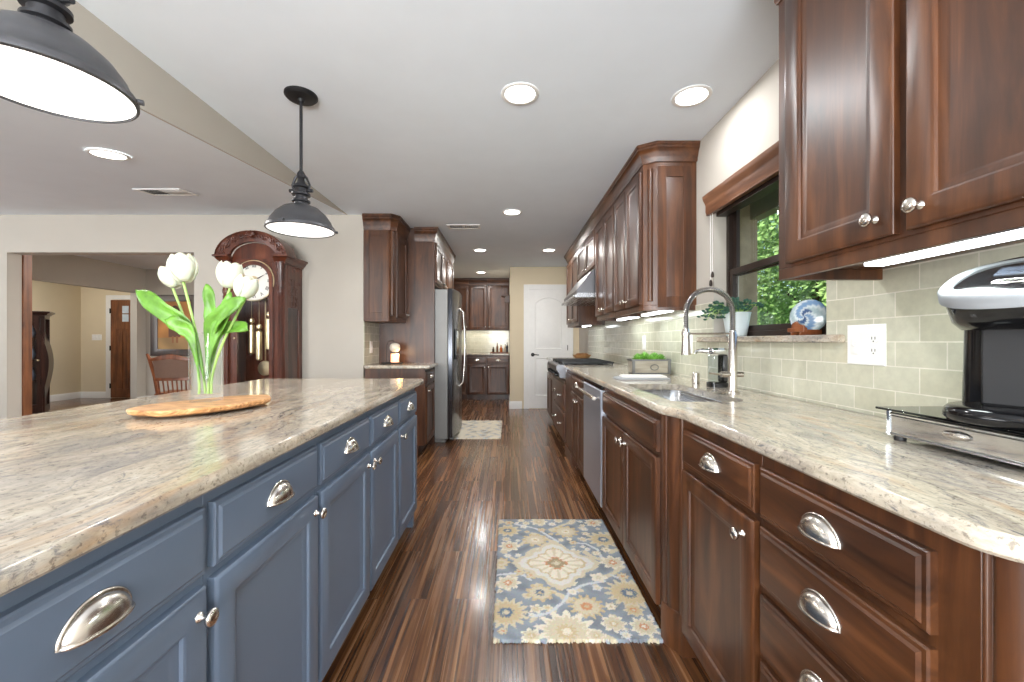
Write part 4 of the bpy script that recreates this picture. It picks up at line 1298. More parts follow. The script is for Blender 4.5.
class LB(MB):
    def build(s, name, mat, parent, **k):
        o = MB.build(s, name, mat, None, **k); o.parent = parent; return o


def ell(cx, rx, ry, z, n=28, p=0.8, tilt=0.0):
    out_ = []
    for i in range(n):
        a = 2 * PI * i / n
        x = math.copysign(abs(math.cos(a)) ** p, math.cos(a)) * rx; y = math.copysign(abs(math.sin(a)) ** p, math.sin(a)) * ry
        out_.append((cx + x, y, z + tilt * x))
    return out_


LB().loft([ell(0.015, 0.122, 0.104, 0.0), ell(0.015, 0.130, 0.110, 0.007), ell(0.015, 0.130, 0.110, 0.022), ell(0.015, 0.122, 0.104, 0.030), ell(0.015, 0.10, 0.09, 0.032)]).build('drip_base', M['black'], cf, sharp=50)
LB().loft([ell(-0.036, 0.074, 0.100, 0.0315, p=0.5), ell(-0.034, 0.074, 0.097, 0.12, p=0.5), ell(-0.030, 0.074, 0.094, 0.205, p=0.5)]).build('body', M['black'], cf, sharp=50)
LB().box(0.034, 0.046, -0.055, 0.055, 0.0325, 0.195).build('back_panel', M['black_matte'], cf, bevel=0.004)
HT = -0.45
LB().loft([ell(0.000, 0.095, 0.090, 0.190), ell(0.008, 0.112, 0.100, 0.206), ell(0.016, 0.120, 0.105, 0.250, tilt=-0.18), ell(0.018, 0.122, 0.106, 0.284, tilt=-0.38), ell(0.016, 0.116, 0.102, 0.304, tilt=HT), ell(0.012, 0.09, 0.08, 0.312, tilt=HT)]).build('head', M['black'], cf, sharp=50)
zc = lambda cx, h: 0.310 + HT * (cx - 0.012) + h
lo = [ell(0.040, 0.104, 0.112, zc(0.040, -0.022), 36, tilt=HT), ell(0.040, 0.106, 0.114, zc(0.040, -0.004), 36, tilt=HT), ell(0.039, 0.100, 0.108, zc(0.039, 0.004), 36, tilt=HT), ell(0.038, 0.088, 0.095, zc(0.038, 0.006), 36, tilt=HT), ell(0.038, 0.084, 0.091, zc(0.038, 0.000), 36, tilt=HT)]
LB().loft(lo, False, False).build('silver_ring', plain('silver_plastic', (128, 130, 133), 0.42, 0.2), cf, sharp=60)
LB().loft([ell(0.038, 0.085, 0.092, zc(0.038, 0.0), 36, tilt=HT), ell(0.037, 0.06, 0.065, zc(0.037, 0.006), 36, tilt=HT), ell(0.036, 0.03, 0.03, zc(0.036, 0.008), 36, tilt=HT)]).build('control_panel', M['black'], cf, sharp=60)
LB().loft([[(x, y, zc(x, 0.0078) + dz) for x, y in ((0.010, -0.035), (0.048, -0.035), (0.048, 0.035), (0.010, 0.035))] for dz in (0.0, 0.003)]).build('display', plain('grey_screen', (58, 62, 72), 0.15), cf)
LB().tube([(0.085 + 0.010 * math.cos(a), 0.026 * math.sin(a), zc(0.085 + 0.010 * math.cos(a), 0.008)) for a in [2 * PI * i / 18 for i in range(19)]], 0.0018, 6).build('button', M['nickel'], cf)

# ------------------------------------------------------------------ lamps
CANS = [(0.062, 2.14, 'round lit downlight nearest the camera over the aisle'), (0.955, 2.16, 'round lit downlight at upper right, above the window'),
        (0.04, 4.10, 'round lit downlight over the middle of the aisle'), (0.575, 5.82, 'round lit downlight near the range hood cabinets'),
        (-0.39, 5.82, 'round lit downlight in front of the refrigerator'), (-0.50, 7.70, 'farthest round lit downlight, in the alcove')]
def can_parts(t, x, y, z, tilt=0.0):
    MB().vlathe(x, y, [(0.098, z - 0.0005), (0.098, z - 0.004), (0.092, z - 0.007), (0.080, z - 0.006), (0.076, z - 0.002)], 32, False, False).build('trim_ring', M['trim'], t)
    MB().vlathe(x, y, [(0.077, z - 0.001), (0.077, z - 0.0035), (0.001, z - 0.004)], 28).build('lens', M['can'], t)
first = None
for x, y, lab in CANS:
    if first is None:
        first = thing('recessed_light', lab, 'ceiling light', (x, y, HC), 'recessed ceiling lights'); can_parts(first, x, y, HC)
    else:
        dup(first, (x, y, HC), lab)
    pw = ((12 if x < 0.5 else 6) if y < 3 else 16 if y < 5 else 11) if y < 7 else 15
    lamp('recessed_lamp', 'AREA', (x, y, HC - 0.012), pw, WARM if y > 5 else (0.98, 0.985, 1.0), 0.14, None, (0, 0, -1))
lx, ly = -2.32, 2.41
tl = dup(first, (lx, ly, zl(ly) - 0.004), 'round lit downlight in the sloping living room ceiling at left')
tl.rotation_euler = (math.atan(0.105), 0, 0)
lamp('recessed_lamp', 'AREA', (lx, ly, zl(ly) - 0.02), 20, (1, 0.96, 0.91), 0.14, None, (0, 0.1, -1))
lamp('dining_fill', 'AREA', (-2.7, 6.3, 2.5), 130, (1, 0.98, 0.95), 1.2, None, (0, 0, -1))  # added fill hidden behind the wall, brightening the dining room; no fixture
lamp('foyer_top_fill', 'AREA', (-7.9, 6.9, 2.5), 14, WARM, 0.4, None, (0, 0, -1))  # overhead fill added for the foyer, without any fixture
lamp('alcove_fill', 'AREA', (-0.55, 8.62, 1.38), 3.2, (1, 0.95, 0.86), 1.0, 0.06, (0, 0.15, -1))  # unseen strip of fill added under the alcove wall cabinets, without a housing


def vent(name, label, loc, w, d, rot):
    t = thing(name, label, 'vent', loc, 'ceiling vents')
    t.rotation_euler = rot
    mb = LB()
    mb.box(-w / 2, w / 2, -d / 2, -d / 2 + 0.022, -0.007, -0.0005).box(-w / 2, w / 2, d / 2 - 0.022, d / 2, -0.007, -0.0005)
    for x0, x1 in ((-w / 2, -w / 2 + 0.022), (w / 2 - 0.022, w / 2), (-0.007, 0.007)): mb.box(x0, x1, -d / 2 + 0.022, d / 2 - 0.022, -0.007, -0.0005)
    mb.build('frame', M['trim'], t, merge=False)
    mb = LB()
    n = 14
    for k in range(n):
        x = -w / 2 + 0.03 + (w - 0.06) * k / (n - 1)
        s = 0.0045 if x < 0.0 else -0.0045
        mb.add([(x - s - 0.006 , -d / 2 + 0.02, -0.002), (x + s - 0.006, -d / 2 + 0.02, -0.0062), (x + s - 0.006, d / 2 - 0.02, -0.0062), (x - s - 0.006, d / 2 - 0.02, -0.002)], [(0, 1, 2, 3)])
    mb.build('louvre', M['trim'], t, merge=False, solid=0.001)
    LB().box(-w / 2 + 0.02, w / 2 - 0.02, -d / 2 + 0.02, d / 2 - 0.02, -0.0015, -0.0006).build('duct', M['slot'], t)
    return t


vent('ceiling_vent', 'white louvred vent in the kitchen ceiling before the refrigerator', (-0.49, 4.62, HC), 0.36, 0.17, (0, 0, 0))
vent('ceiling_vent', 'white louvred vent in the sloping living room ceiling above the tulips', (-2.70, 3.28, zl(3.28)), 0.36, 0.20, (math.atan(0.105), 0, 0))

# pendants
def pendant(x, y, label, power, zr):
    # zr:                                       # rim height
    t = thing('pendant_light', label, 'pendant light', (x, y, HC), 'pendant lights over the island')
    MB().vlathe(x, y, [(0.080, HC - 0.0005), (0.080, HC - 0.010), (0.070, HC - 0.020), (0.02, HC - 0.026), (0.012, HC - 0.040)], 28).build('canopy', M['iron'], t)
    MB().vlathe(x, y, [(0.008, zr + 0.305), (0.008, HC - 0.03)], 12).build('rod', M['gunmetal'], t)
    prof = [(0.030, zr + 0.132), (0.040, zr + 0.130), (0.085, zr + 0.112), (0.119, zr + 0.082), (0.143, zr + 0.048), (0.153, zr + 0.022), (0.160, zr + 0.018), (0.164, zr + 0.010), (0.164, zr + 0.001), (0.159, zr - 0.002)]
    MB().vlathe(x, y, prof, 48, False, False).build('shade', M['pewter'], t, sharp=50, solid=0.003)
    MB().vlathe(x, y, [(0.159, zr + 0.003), (0.150, zr + 0.004), (0.08, zr + 0.001), (0.001, zr + 0.0)], 40, False, True).build('diffuser', M['shade_in'], t)
    neck = [(0.034, zr + 0.130), (0.034, zr + 0.142), (0.044, zr + 0.146), (0.044, zr + 0.154), (0.032, zr + 0.160), (0.032, zr + 0.176), (0.045, zr + 0.180), (0.045, zr + 0.190), (0.034, zr + 0.196), (0.030, zr + 0.215), (0.040, zr + 0.220), (0.038, zr + 0.230), (0.022, zr + 0.244), (0.016, zr + 0.265)]
    MB().vlathe(x, y, neck, 28).build('neck', M['gunmetal'], t, sharp=40)
    mb = MB()
    for s in (-1, 1):
        mb.tube([(x + s * 0.040, y, zr + 0.20), (x + s * 0.044, y, zr + 0.235), (x + s * 0.030, y, zr + 0.270), (x + s * 0.010, y, zr + 0.292)], 0.006, 8)
        mb.tube([(x + s * 0.036, y, zr + 0.205), (x + s * 0.060, y, zr + 0.205)], 0.009, 10)
    mb.vlathe(x, y, [(0.010, zr + 0.262), (0.020, zr + 0.275), (0.020, zr + 0.292), (0.012, zr + 0.306)], 16)
    mb.build('yoke', M['gunmetal'], t, merge=False)
    mb = MB()
    for k in range(3):
        a = 0.5 + k * 2 * PI / 3
        c = (x + 0.163 * math.cos(a), y + 0.163 * math.sin(a))
        d = (math.cos(a), math.sin(a))
        mb.tube([(c[0], c[1], zr + 0.010), (c[0] + d[0] * 0.014, c[1] + d[1] * 0.014, zr + 0.010)], 0.007, 10)
    mb.build('thumb_screw', M['pewter'], t, merge=False)
    lamp('pendant_lamp', 'AREA', (x, y, zr - 0.012), power, (1, 0.97, 0.93), 0.30, None, (0, 0, -1))
    return t


pendant(-1.072, 2.15, 'dark pewter dome pendant hanging over the far part of the island', 3.5, 1.738)
pendant(-1.085, 0.975, 'dark pewter dome pendant cut off at the upper left, nearest the camera', 3.5, 1.762)

# ------------------------------------------------------------------ rugs
def unproj(px_, py_):
    y = H * FPX / (py_ - 341.0)
    return ((px_ - 508.0) * y / FPX, y)


BLUE, CREAM, GOLD, SAND, ORANGE, DEEP, PALE = [lin(c) for c in ((138, 145, 152), (226, 217, 198), (200, 180, 142), (208, 196, 168), (202, 142, 104), (104, 118, 136), (204, 206, 208))]


def zp(a, b):
    return unproj(480 + a / 4.26, 500 + b / 4.26)


flowers = []
for (a, b, r, petals, c1, c2, c3) in [(125, 205, 42, 8, CREAM, SAND, ORANGE), (120, 362, 50, 8, CREAM, SAND, ORANGE), (110, 490, 92, 16, SAND, GOLD, DEEP), (455, 464, 72, 14, GOLD, SAND, ORANGE),
                                      (635, 407, 95, 16, SAND, GOLD, DEEP), (570, 538, 52, 8, CREAM, SAND, GOLD), (700, 552, 58, 9, CREAM, SAND, ORANGE), (370, 572, 125, 13, CREAM, SAND, GOLD),
                                      (255, 405, 58, 9, GOLD, SAND, DEEP), (235, 178, 52, 10, GOLD, SAND, CREAM), (365, 142, 50, 10, GOLD, SAND, CREAM), (525, 176, 64, 12, SAND, GOLD, DEEP),
                                      (118, 138, 50, 10, SAND, GOLD, DEEP), (565, 275, 50, 8, CREAM, SAND, ORANGE), (505, 340, 34, 5, CREAM, CREAM, SAND), (480, 105, 34, 8, CREAM, SAND, ORANGE),
                                      (250, 100, 34, 8, CREAM, SAND, GOLD), (90, 275, 36, 8, GOLD, SAND, GOLD), (495, 590, 40, 7, CREAM, SAND, GOLD), (220, 590, 44, 7, CREAM, SAND, GOLD), (655, 480, 40, 8, SAND, GOLD, ORANGE)]:
    x, y = zp(a, b); x2, _ = zp(a + r, b)
    flowers.append((x, y, abs(x2 - x) * 1.12, petals, c1, c2, c3))
rf = random.Random(21)
for _ in range(260):
    x, y = rf.uniform(-0.05, 0.60), rf.uniform(1.62, 2.67); r = rf.uniform(0.016, 0.034)
    if all(math.hypot(x - q[0], y - q[1]) > q[2] * 0.92 + r * 0.9 for q in flowers):
        flowers.append((x, y, r, rf.choice((5, 6, 8)), *rf.choice(((CREAM, SAND, GOLD), (GOLD, SAND, ORANGE), (SAND, CREAM, GOLD), (PALE, CREAM, SAND)))))
vines = [[zp(*q) for q in L_] for L_ in ([(225, 508), (300, 490), (350, 450), (385, 400), (440, 372), (530, 355)], [(150, 110), (240, 130), (290, 160), (330, 185)], [(390, 190), (450, 195), (500, 220), (520, 260)], [(60, 330), (170, 320), (215, 350)], [(560, 330), (610, 350), (680, 430)])]
MED = zp(325, 278); MEDX = abs(zp(505, 278)[0] - MED[0]); MEDY = abs(zp(325, 188)[1] - MED[1])
rn = random.Random(11)


def rug_col(x, y):
    jit = 0.006
    x += rn.gauss(0, jit * 0.35); y += rn.gauss(0, jit * 0.35)
    nz = 0.5 + 0.25 * math.sin(x * 41 + 3 * math.sin(y * 23)) + 0.25 * math.sin(y * 37 + 2 * math.sin(x * 29))
    c = tuple(BLUE[i] * (0.78 + 0.55 * nz) for i in range(3))
    if nz > 0.82: c = SAND
    for vn in vines:
        for i in range(len(vn) - 1):
            ax_, ay_ = vn[i]; bx_, by_ = vn[i + 1]
            t = max(0, min(1, ((x - ax_) * (bx_ - ax_) + (y - ay_) * (by_ - ay_)) / max(1e-9, (bx_ - ax_) ** 2 + (by_ - ay_) ** 2)))
            if math.hypot(x - ax_ - t * (bx_ - ax_), y - ay_ - t * (by_ - ay_)) < 0.008: c = PALE
    for fx_, fy_, r, n_, c1, c2, c3 in flowers:
        d = math.hypot(x - fx_, y - fy_)
        if d < r * 1.2:
            a = math.atan2(y - fy_, x - fx_)
            e = r * (0.86 + 0.16 * math.cos(n_ * a))
            if d < e:
                q = d / e
                c = c1 if q > 0.72 else (c2 if q > 0.36 else c3 if q > 0.16 else c1)
                if 0.36 < q < 0.95 and math.cos(n_ * a) < -0.75: c = c2
    u, v = abs(x - MED[0]) / MEDX, abs(y - MED[1]) / MEDY
    k = u ** 0.92 + v ** 0.92 + 0.05 * math.cos(12 * math.atan2(v, u + 1e-6))
    if k < 1.12:
        a = math.atan2((y - MED[1]) / MEDY, (x - MED[0]) / MEDX)
        if k > 0.98: c = SAND
        elif k > 0.80: c = tuple(0.5 * (CREAM[i] + PALE[i]) for i in range(3))
        elif k > 0.74: c = GOLD
        elif k > 0.34: c = CREAM if math.cos(14 * a) > -0.45 else SAND
        elif k > 0.28: c = ORANGE
        elif k > 0.14: c = tuple(0.6 * GOLD[i] for i in range(3))
        else: c = SAND
    return tuple(min(1, q * rn.uniform(0.9, 1.08)) for q in c)


def rug(name, label, x0, x1, y0, y1, nx, ny, colf, group='floral area rugs'):
    mb = MB(); vs_, fs_, cs = [], [], []
    r2 = random.Random(4)
    ex = [r2.gauss(0, 0.0022) for _ in range(ny + 1)]; ey = [r2.gauss(0, 0.0035) for _ in range(nx + 1)]
    for j in range(ny + 1):
        for i in range(nx + 1):
            s, t_ = i / nx, j / ny
            x = x0 + (x1 - x0) * s + (ex[j] if i in (0, nx) else 0); y = y0 + (y1 - y0) * t_ + (ey[i] if j in (0, ny) else 0)
            edge = min(i, nx - i, j, ny - j)
            z = 0.0115 + r2.uniform(-0.0008, 0.0008) if edge > 0 else 0.006
            vs_.append((x, y, z)); cs.append(colf(x, y))
    n0 = (nx + 1)
    for j in range(ny):
        for i in range(nx): fs_.append((j * n0 + i, j * n0 + i + 1, (j + 1) * n0 + i + 1, (j + 1) * n0 + i))
    ring = [i for i in range(n0)] + [j * n0 + nx for j in range(1, ny + 1)] + [ny * n0 + i for i in range(nx - 1, -1, -1)] + [j * n0 for j in range(ny - 1, 0, -1)]
    b = len(vs_)
    for k in ring: vs_.append((vs_[k][0], vs_[k][1], 0.0004)); cs.append(cs[k])
    m = len(ring)
    for k in range(m): fs_.append((ring[k], ring[(k + 1) % m], b + (k + 1) % m, b + k))
    fs_.append(tuple(range(b, b + m)))
    mb.add(vs_, fs_); mb.col = cs
    return tag(mb.build(name, M['rug'], merge=False, sharp=60), label, 'rug', group)


rug('area_rug', 'blue grey rug with cream flowers and a diamond medallion in front of the sink', -0.058, 0.612, 1.60, 2.69, 170, 250, rug_col)


def rug_col2(x, y):
    u, v = (x + 0.38) * 26, (y - 5.45) * 19
    k = math.sin(u * 1.3 + math.sin(v * 1.1)) * math.sin(v * 1.2 + math.sin(u * 0.9)) + rn.gauss(0, 0.15)
    k += 0.5 * math.sin(u * 0.41 + 1) * math.sin(v * 0.37) + 0.25
    c = CREAM if k > 0.2 else SAND if k > -0.1 else PALE if k > -0.5 else tuple(0.5 * (p + q) for p, q in zip(BLUE, GOLD))
    return c


rug('area_rug', 'small pale patterned rug on the floor before the refrigerator', -0.69, -0.085, 4.93, 6.03, 60, 100, rug_col2)

# ------------------------------------------------------------------ left kitchen side: cabinets and refrigerator
XLc = -0.842
TL = TI(XLc)
cabinet('narrow_base_cabinet', 'narrow dark wooden base cabinet between the grey wall end and the refrigerator', TL, YL + 0.010, 4.678, 0.605, 0, CT - 0.033,
        [('drawer', YL + 0.025, 4.668, 0.724, 0.849), ('door', YL + 0.025, 4.668, 0.115, 0.702, {'knob': (4.26, 0.652)})], WV, WH, None, 0.105)
tag(MB().poly([(-1.449, YL - 0.015), (-0.79, YL - 0.015), (-0.79, 4.678), (-1.449, 4.678)], EDGE).build('short_worktop', M['granite']), 'short granite worktop beside the refrigerator, holding the little lamp', 'worktop')


def left_upper(mb):
    def plan(z): return [(YL + 0.008, z, -0.309), (YL + 0.008, z, -0.06), (YL + 0.056, z, 0), (4.678, z, 0), (4.678, z, -0.31)]
    mb.loft([plan(UZ0 + 0.0), plan(HC - 0.002)])
    mb.loft([[(YL + 0.028 + 0.017 * math.cos(2 * PI * k / 12), z, -0.027 + 0.017 * math.sin(2 * PI * k / 12)) for k in range(12)] for z in (UZ0 + 0.06, 2.28)])
    for a, b, c_, d in ((-0.305, -0.255, UZ0 + 0.02, 2.30), (-0.12, -0.07, UZ0 + 0.02, 2.30), (-0.255, -0.12, UZ0 + 0.02, UZ0 + 0.09), (-0.255, -0.12, 2.23, 2.30)):
        mb.box(YL + 0.002, YL + 0.008, c_, d, a, b)


TLU = TI(-1.149)
cl = cabinet('corner_wall_cabinet', 'dark wooden wall cabinet at the end of the grey wall, over the little lamp', TLU, YL + 0.008, 4.678, 0.31, UZ0, HC - 0.002,
             [('door', YL + 0.066, 4.668, UD, 2.285, {'knob': (4.63, 1.452)})], WV, WH, body_shape=left_upper)
MB().sweep([(-1.459, YL + 0.002), (-1.19, YL + 0.002), (-1.145, YL + 0.056), (-1.145, 4.678)], CROWN_LEFT, -1).build('crown', WH, cl)


def tall_shape(mb):
    mb.box(4.68, 4.72, 0, HC - 0.002, -0.625, 0.0)                # side panel towards the camera
    mb.box(5.66, 6.20, 0, HC - 0.002, -0.625, 0.0)
    mb.box(4.72, 5.66, 1.80, HC - 0.002, -0.625, 0.0)


ct = cabinet('refrigerator_surround', 'tall dark wooden surround with cabinet doors above the refrigerator', TI(-0.832), 4.68, 6.20, 0.625, 0, HC - 0.002,
             [('door', 4.735, 5.185, 1.83, 2.285, {'knob': (5.15, 1.87)}), ('door', 5.193, 5.645, 1.83, 2.285, {'knob': (5.23, 1.87)}), ('door', 5.675, 6.185, 1.30, 2.285, {'knob': (5.71, 1.40)}), ('door', 5.675, 6.185, 0.12, 1.28, {'knob': (5.71, 1.15)})],
             WV, WH, body_shape=tall_shape)
MB().sweep([(-1.05, 4.68), (-0.83, 4.68), (-0.83, 6.20)], CROWN_LEFT, -1).build('crown', WH, ct)

fg = thing('refrigerator', 'stainless side by side refrigerator with grey sides', 'refrigerator', (-0.95, 5.19, 0))
MB().box(-1.40, -0.690, 4.735, 5.645, 0.045, 1.755).box(-1.36, -0.72, 4.76, 5.62, 0.0, 0.045).build('body', M['grey_side'], fg, 0.006, merge=False)
def fdoor(y0, y1, far):
    n = 10; loops = []
    for z, e in ((0.06, 0.004), (0.068, 0.0), (1.752, 0.0), (1.765, 0.006)):
        lp = [(-0.682, y0 + e, z), (-0.682, y1 - e, z)]
        for i in range(n + 1):
            y = y1 - e - (y1 - y0 - 2 * e) * i / n
            s = (y - 4.735) / 0.91
            lp.append((-0.640 + 0.048 * math.sin(PI * s) ** 0.7 - e if 0 < s < 1 else -0.640, y, z))
        loops.append(lp)
    return MB().loft(loops)
for (y0, y1, hy) in ((4.738, 5.115, 5.085), (5.122, 5.642, 5.155)):
    o = fdoor(y0, y1, 0).build('door', M['dark_steel'], fg, sharp=30)
    mb = MB(); xh = -0.545
    mb.tube([(xh - 0.05, hy, 0.62), (xh - 0.005, hy, 0.66), (xh + 0.012, hy, 0.9), (xh + 0.018, hy, 1.1), (xh + 0.012, hy, 1.3), (xh - 0.005, hy, 1.52), (xh - 0.05, hy, 1.56)], 0.012, 10)
    mb.build('handle', M['nickel'], o, sharp=60)
    if hy < 5.12:
        MB().box(-0.615, -0.598, 4.83, 5.02, 0.95, 1.30).build('dispenser', M['black'], o, 0.006)
        MB().box(-0.600, -0.595, 4.85, 5.00, 1.20, 1.28).build('dispenser_screen', plain('pale_dispenser_panel', (196, 206, 216), 0.2), o)

# little warmer lamp
ux, uy, uz = -1.235, 4.46, CT
wm = thing('candle_warmer', 'small white globe lamp over a glowing amber jar on the short worktop', 'lamp', (ux, uy, uz))
MB().poly(round_rect(ux - 0.11, ux + 0.10, uy - 0.06, uy + 0.06, 0.02, 4), [(0.002, uz + 0.0003), (0, uz + 0.004), (0, uz + 0.014), (0.005, uz + 0.018)]).build('tray', M['black_matte'], wm)
MB().vlathe(ux + 0.02, uy, [(0.040, uz + 0.0185), (0.044, uz + 0.022), (0.044, uz + 0.105), (0.040, uz + 0.112), (0.036, uz + 0.108)], 20).build('jar', M['amber'], wm)
MB().vlathe(ux + 0.02, uy, [(0.028, uz + 0.13), (0.050, uz + 0.150), (0.056, uz + 0.175), (0.050, uz + 0.205), (0.030, uz + 0.222), (0.004, uz + 0.226)], 22).build('globe', plain('milk_glass', (232, 222, 205), 0.3, 0, 0.03), wm)
MB().tube([(ux - 0.07, uy, uz + 0.018), (ux - 0.07, uy, uz + 0.20), (ux - 0.05, uy, uz + 0.245), (ux + 0.0, uy, uz + 0.25), (ux + 0.02, uy, uz + 0.225)], 0.004, 8).build('arm', M['bronze'], wm)
lamp('warmer_lamp', 'POINT', (ux + 0.08, uy - 0.03, uz + 0.12), 0.9, (1, 0.55, 0.2), 0.03)

# ------------------------------------------------------------------ alcove at the far end
TA = TB(8.18)
AX = [-1.44, -0.80, -0.42, 0.03]
alab = ['far alcove base cabinet at left, partly behind the refrigerator', 'far alcove base cabinet in the middle of three', 'far alcove base cabinet at right, under the bottle tray']
alab2 = ['far alcove wall cabinet at left, partly behind the refrigerator', 'far alcove wall cabinet in the middle of three, its panel lighter', 'far alcove wall cabinet at right, beside the little wooden shelf']
for i in range(3):
    a, b = AX[i], AX[i + 1]
    cabinet('alcove_base_cabinet', 'dark wooden ' + alab[i], TA, a, b - 0.001, 0.60, 0, CT - 0.033,
            [('drawer', a + 0.010, b - 0.010, 0.724, 0.849), ('door', a + 0.010, b - 0.010, 0.115, 0.702, {'knob': (b - 0.04 if i != 2 else a + 0.04, 0.652)})], WV, M['wood_x'], 'base cabinets in the far alcove', 0.105)
    t = cabinet('alcove_wall_cabinet', 'dark wooden ' + alab2[i], TB(8.45), a, b - 0.001, 0.338, 1.385, HC - 0.002,
                [('door', a + 0.010, b - 0.010, 1.40, 2.285, {'knob': (b - 0.04 if i != 2 else a + 0.04, 1.45)})], WV, M['wood_x'], 'wall cabinets in the far alcove')
    MB().sweep([(a, 8.43), (b - 0.001, 8.43)], [(o_ * 0.6, z) for o_, z in CROWN], -1).build('crown', M['wood_x'], t)
tag(MB().poly([(-1.45, 8.15), (0.03, 8.15), (0.03, 8.788), (-1.45, 8.788)], EDGE).build('alcove_worktop', M['granite']), 'granite worktop in the far alcove under the bottle tray', 'worktop')
sh = MB(); sh.box(-0.12, 0.034, 7.55, 7.85, 1.985, 2.01); sh.box(-0.06, 0.034, 7.58, 7.60, 1.87, 1.985).box(-0.06, 0.034, 7.80, 7.82, 1.87, 1.985)
tag(sh.build('wall_shelf', M['wood_y'], None, 0.003, merge=False), 'little wooden shelf on the alcove side wall beside the wall cabinets', 'shelf')

tr = MB(); tr.poly(round_rect(-0.36, 0.01, 8.30, 8.55, 0.02, 4), [(0.004, CT + 0.0005), (0, CT + 0.004), (0, CT + 0.022), (0.006, CT + 0.022), (0.008, CT + 0.008)])
tag(tr.build('serving_tray', M['chair_wood']), 'brown wooden tray of bottles on the alcove worktop', 'tray')
for k, (x, y, h, r, c, lab) in enumerate([(-0.30, 8.40, 0.12, 0.022, (60, 40, 30), 'short dark bottle at the left of the alcove tray'), (-0.22, 8.46, 0.20, 0.020, (120, 80, 50), 'slim brown bottle in the alcove tray'),
                                        (-0.14, 8.39, 0.15, 0.030, (186, 96, 40), 'amber orange bottle at the front of the alcove tray'), (-0.06, 8.47, 0.17, 0.024, (206, 190, 170), 'pale bottle towards the right of the alcove tray'), (0.0 - 0.02, 8.42, 0.21, 0.022, (48, 52, 60), 'tall dark bottle at the right of the alcove tray')]):
    z = CT + 0.0085
    t = thing('bottle', lab, 'bottle', (x, y, z), 'bottles on the alcove tray')
    MB().vlathe(x, y, [(r * 0.9, z), (r, z + 0.006), (r, z + h * 0.6), (r * 0.4, z + h * 0.76), (r * 0.36, z + h * 0.93)], 14).build('glass', plain('bottle_tone_%d' % k, c, 0.12), t)
    MB().vlathe(x, y, [(r * 0.45, z + h * 0.931), (r * 0.45, z + h)], 12).build('cap', M['iron'], t)

# ------------------------------------------------------------------ grandfather clock
CX0, CX1, CYF, CYB = -2.650, -2.075, 3.845, 4.185
cxm = (CX0 + CX1) / 2
gc = thing('grandfather_clock', 'tall carved cherry wood longcase clock standing against the wall', 'clock', (cxm, 4.02, 0))
TC = TB(CYF)
CW = M['clock_wood']
mb = MB()
mb.box(CX0 - 0.02, CX1 + 0.02, CYF - 0.02, CYB, 0.0, 0.10).box(CX0, CX1, CYF, CYB, 0.10, 0.52).box(CX0 - 0.012, CX1 + 0.012, CYF - 0.012, CYB, 0.52, 0.56)
panel_on(mb := mb, [], 0) if False else None
# trunk: open box, so the glazed front shows the weights
mb.box(CX0, CX1, CYB - 0.02, CYB, 0.56, 1.90)
mb.box(CX0, CX0 + 0.02, CYF + 0.02, CYB - 0.02, 0.56, 1.90).box(CX1 - 0.02, CX1, CYF + 0.02, CYB - 0.02, 0.56, 0.62).box(CX1 - 0.02, CX1, CYF + 0.02, CYF + 0.07, 0.62, 1.90)
mb.box(CX1 - 0.02, CX1, CYB - 0.07, CYB - 0.02, 0.62, 1.90).box(CX1 - 0.02, CX1, CYF + 0.07, CYB - 0.07, 1.48, 1.90)
mb.box(CX0, CX1, CYF + 0.02, CYB, 1.90, 1.93)
mb.box(CX0, CX0 + 0.115, CYF + 0.012, CYF + 0.03, 0.56, 1.90).box(CX1 - 0.115, CX1, CYF + 0.012, CYF + 0.03, 0.56, 1.90)
mb.build('case', CW, gc, 0.004, merge=False)
# quarter columns either side
mb_ = None
for sx_ in (CX0 + 0.034, CX1 - 0.034):
    mb = MB()
    pr = [(0.038, 0.56), (0.038, 0.60), (0.030, 0.61), (0.026, 0.64), (0.026, 1.60), (0.034, 1.615), (0.034, 1.64), (0.026, 1.655), (0.036, 1.70), (0.028, 1.74), (0.036, 1.78), (0.030, 1.82), (0.040, 1.85), (0.040, 1.90)]
    mb.vlathe(sx_, CYF + 0.012, pr, 20)
    for k in range(10):
        a = 2 * PI * k / 10
        mb.tube([(sx_ + 0.026 * math.cos(a), CYF + 0.012 + 0.026 * math.sin(a), 0.66), (sx_ + 0.026 * math.cos(a), CYF + 0.012 + 0.026 * math.sin(a), 1.585)], 0.0045, 6)
    mb.build('column', CW, gc, sharp=45, merge=False)
# door frame round dial and glass
zD, rD = 1.725, 0.178
mb = MB(TC)
fx0, fx1 = CX0 + 0.105, CX1 - 0.105
mb.box(fx0, fx0 + 0.035, 0.58, zD, -0.02, 0.004).box(fx1 - 0.035, fx1, 0.58, zD, -0.02, 0.004).box(fx0, fx1, 0.58, 0.63, -0.02, 0.004)
n = 20
out_, in_ = [], []
ro = (fx1 - fx0) / 2
for i in range(n + 1):
    a = PI * i / n
    out_.append((cxm + ro * math.cos(a), zD + ro * math.sin(a))); in_.append((cxm + (ro - 0.035) * math.cos(a), zD + (ro - 0.035) * math.sin(a)))
loops = []
for o_, i_ in zip(out_, in_): loops.append([(o_[0], o_[1], -0.02), (o_[0], o_[1], 0.004), (i_[0], i_[1], 0.004), (i_[0], i_[1], -0.02)])
mb.loft(loops)
dr_ = mb.build('door', CW, gc, 0.002, merge=False)
MB(TC).box(fx0 + 0.03, fx1 - 0.03, 0.62, zD - 0.15, -0.012, -0.008).build('glass', M['pane'], dr_)
MB(TC).lathe([(0.006, 0.004), (0.006, 0.012), (0.010, 0.016), (0.002, 0.022)], lambda a, b, h: (fx0 + 0.016 + a, 1.19 + b, h), 10).build('knob', M['brass'], dr_)
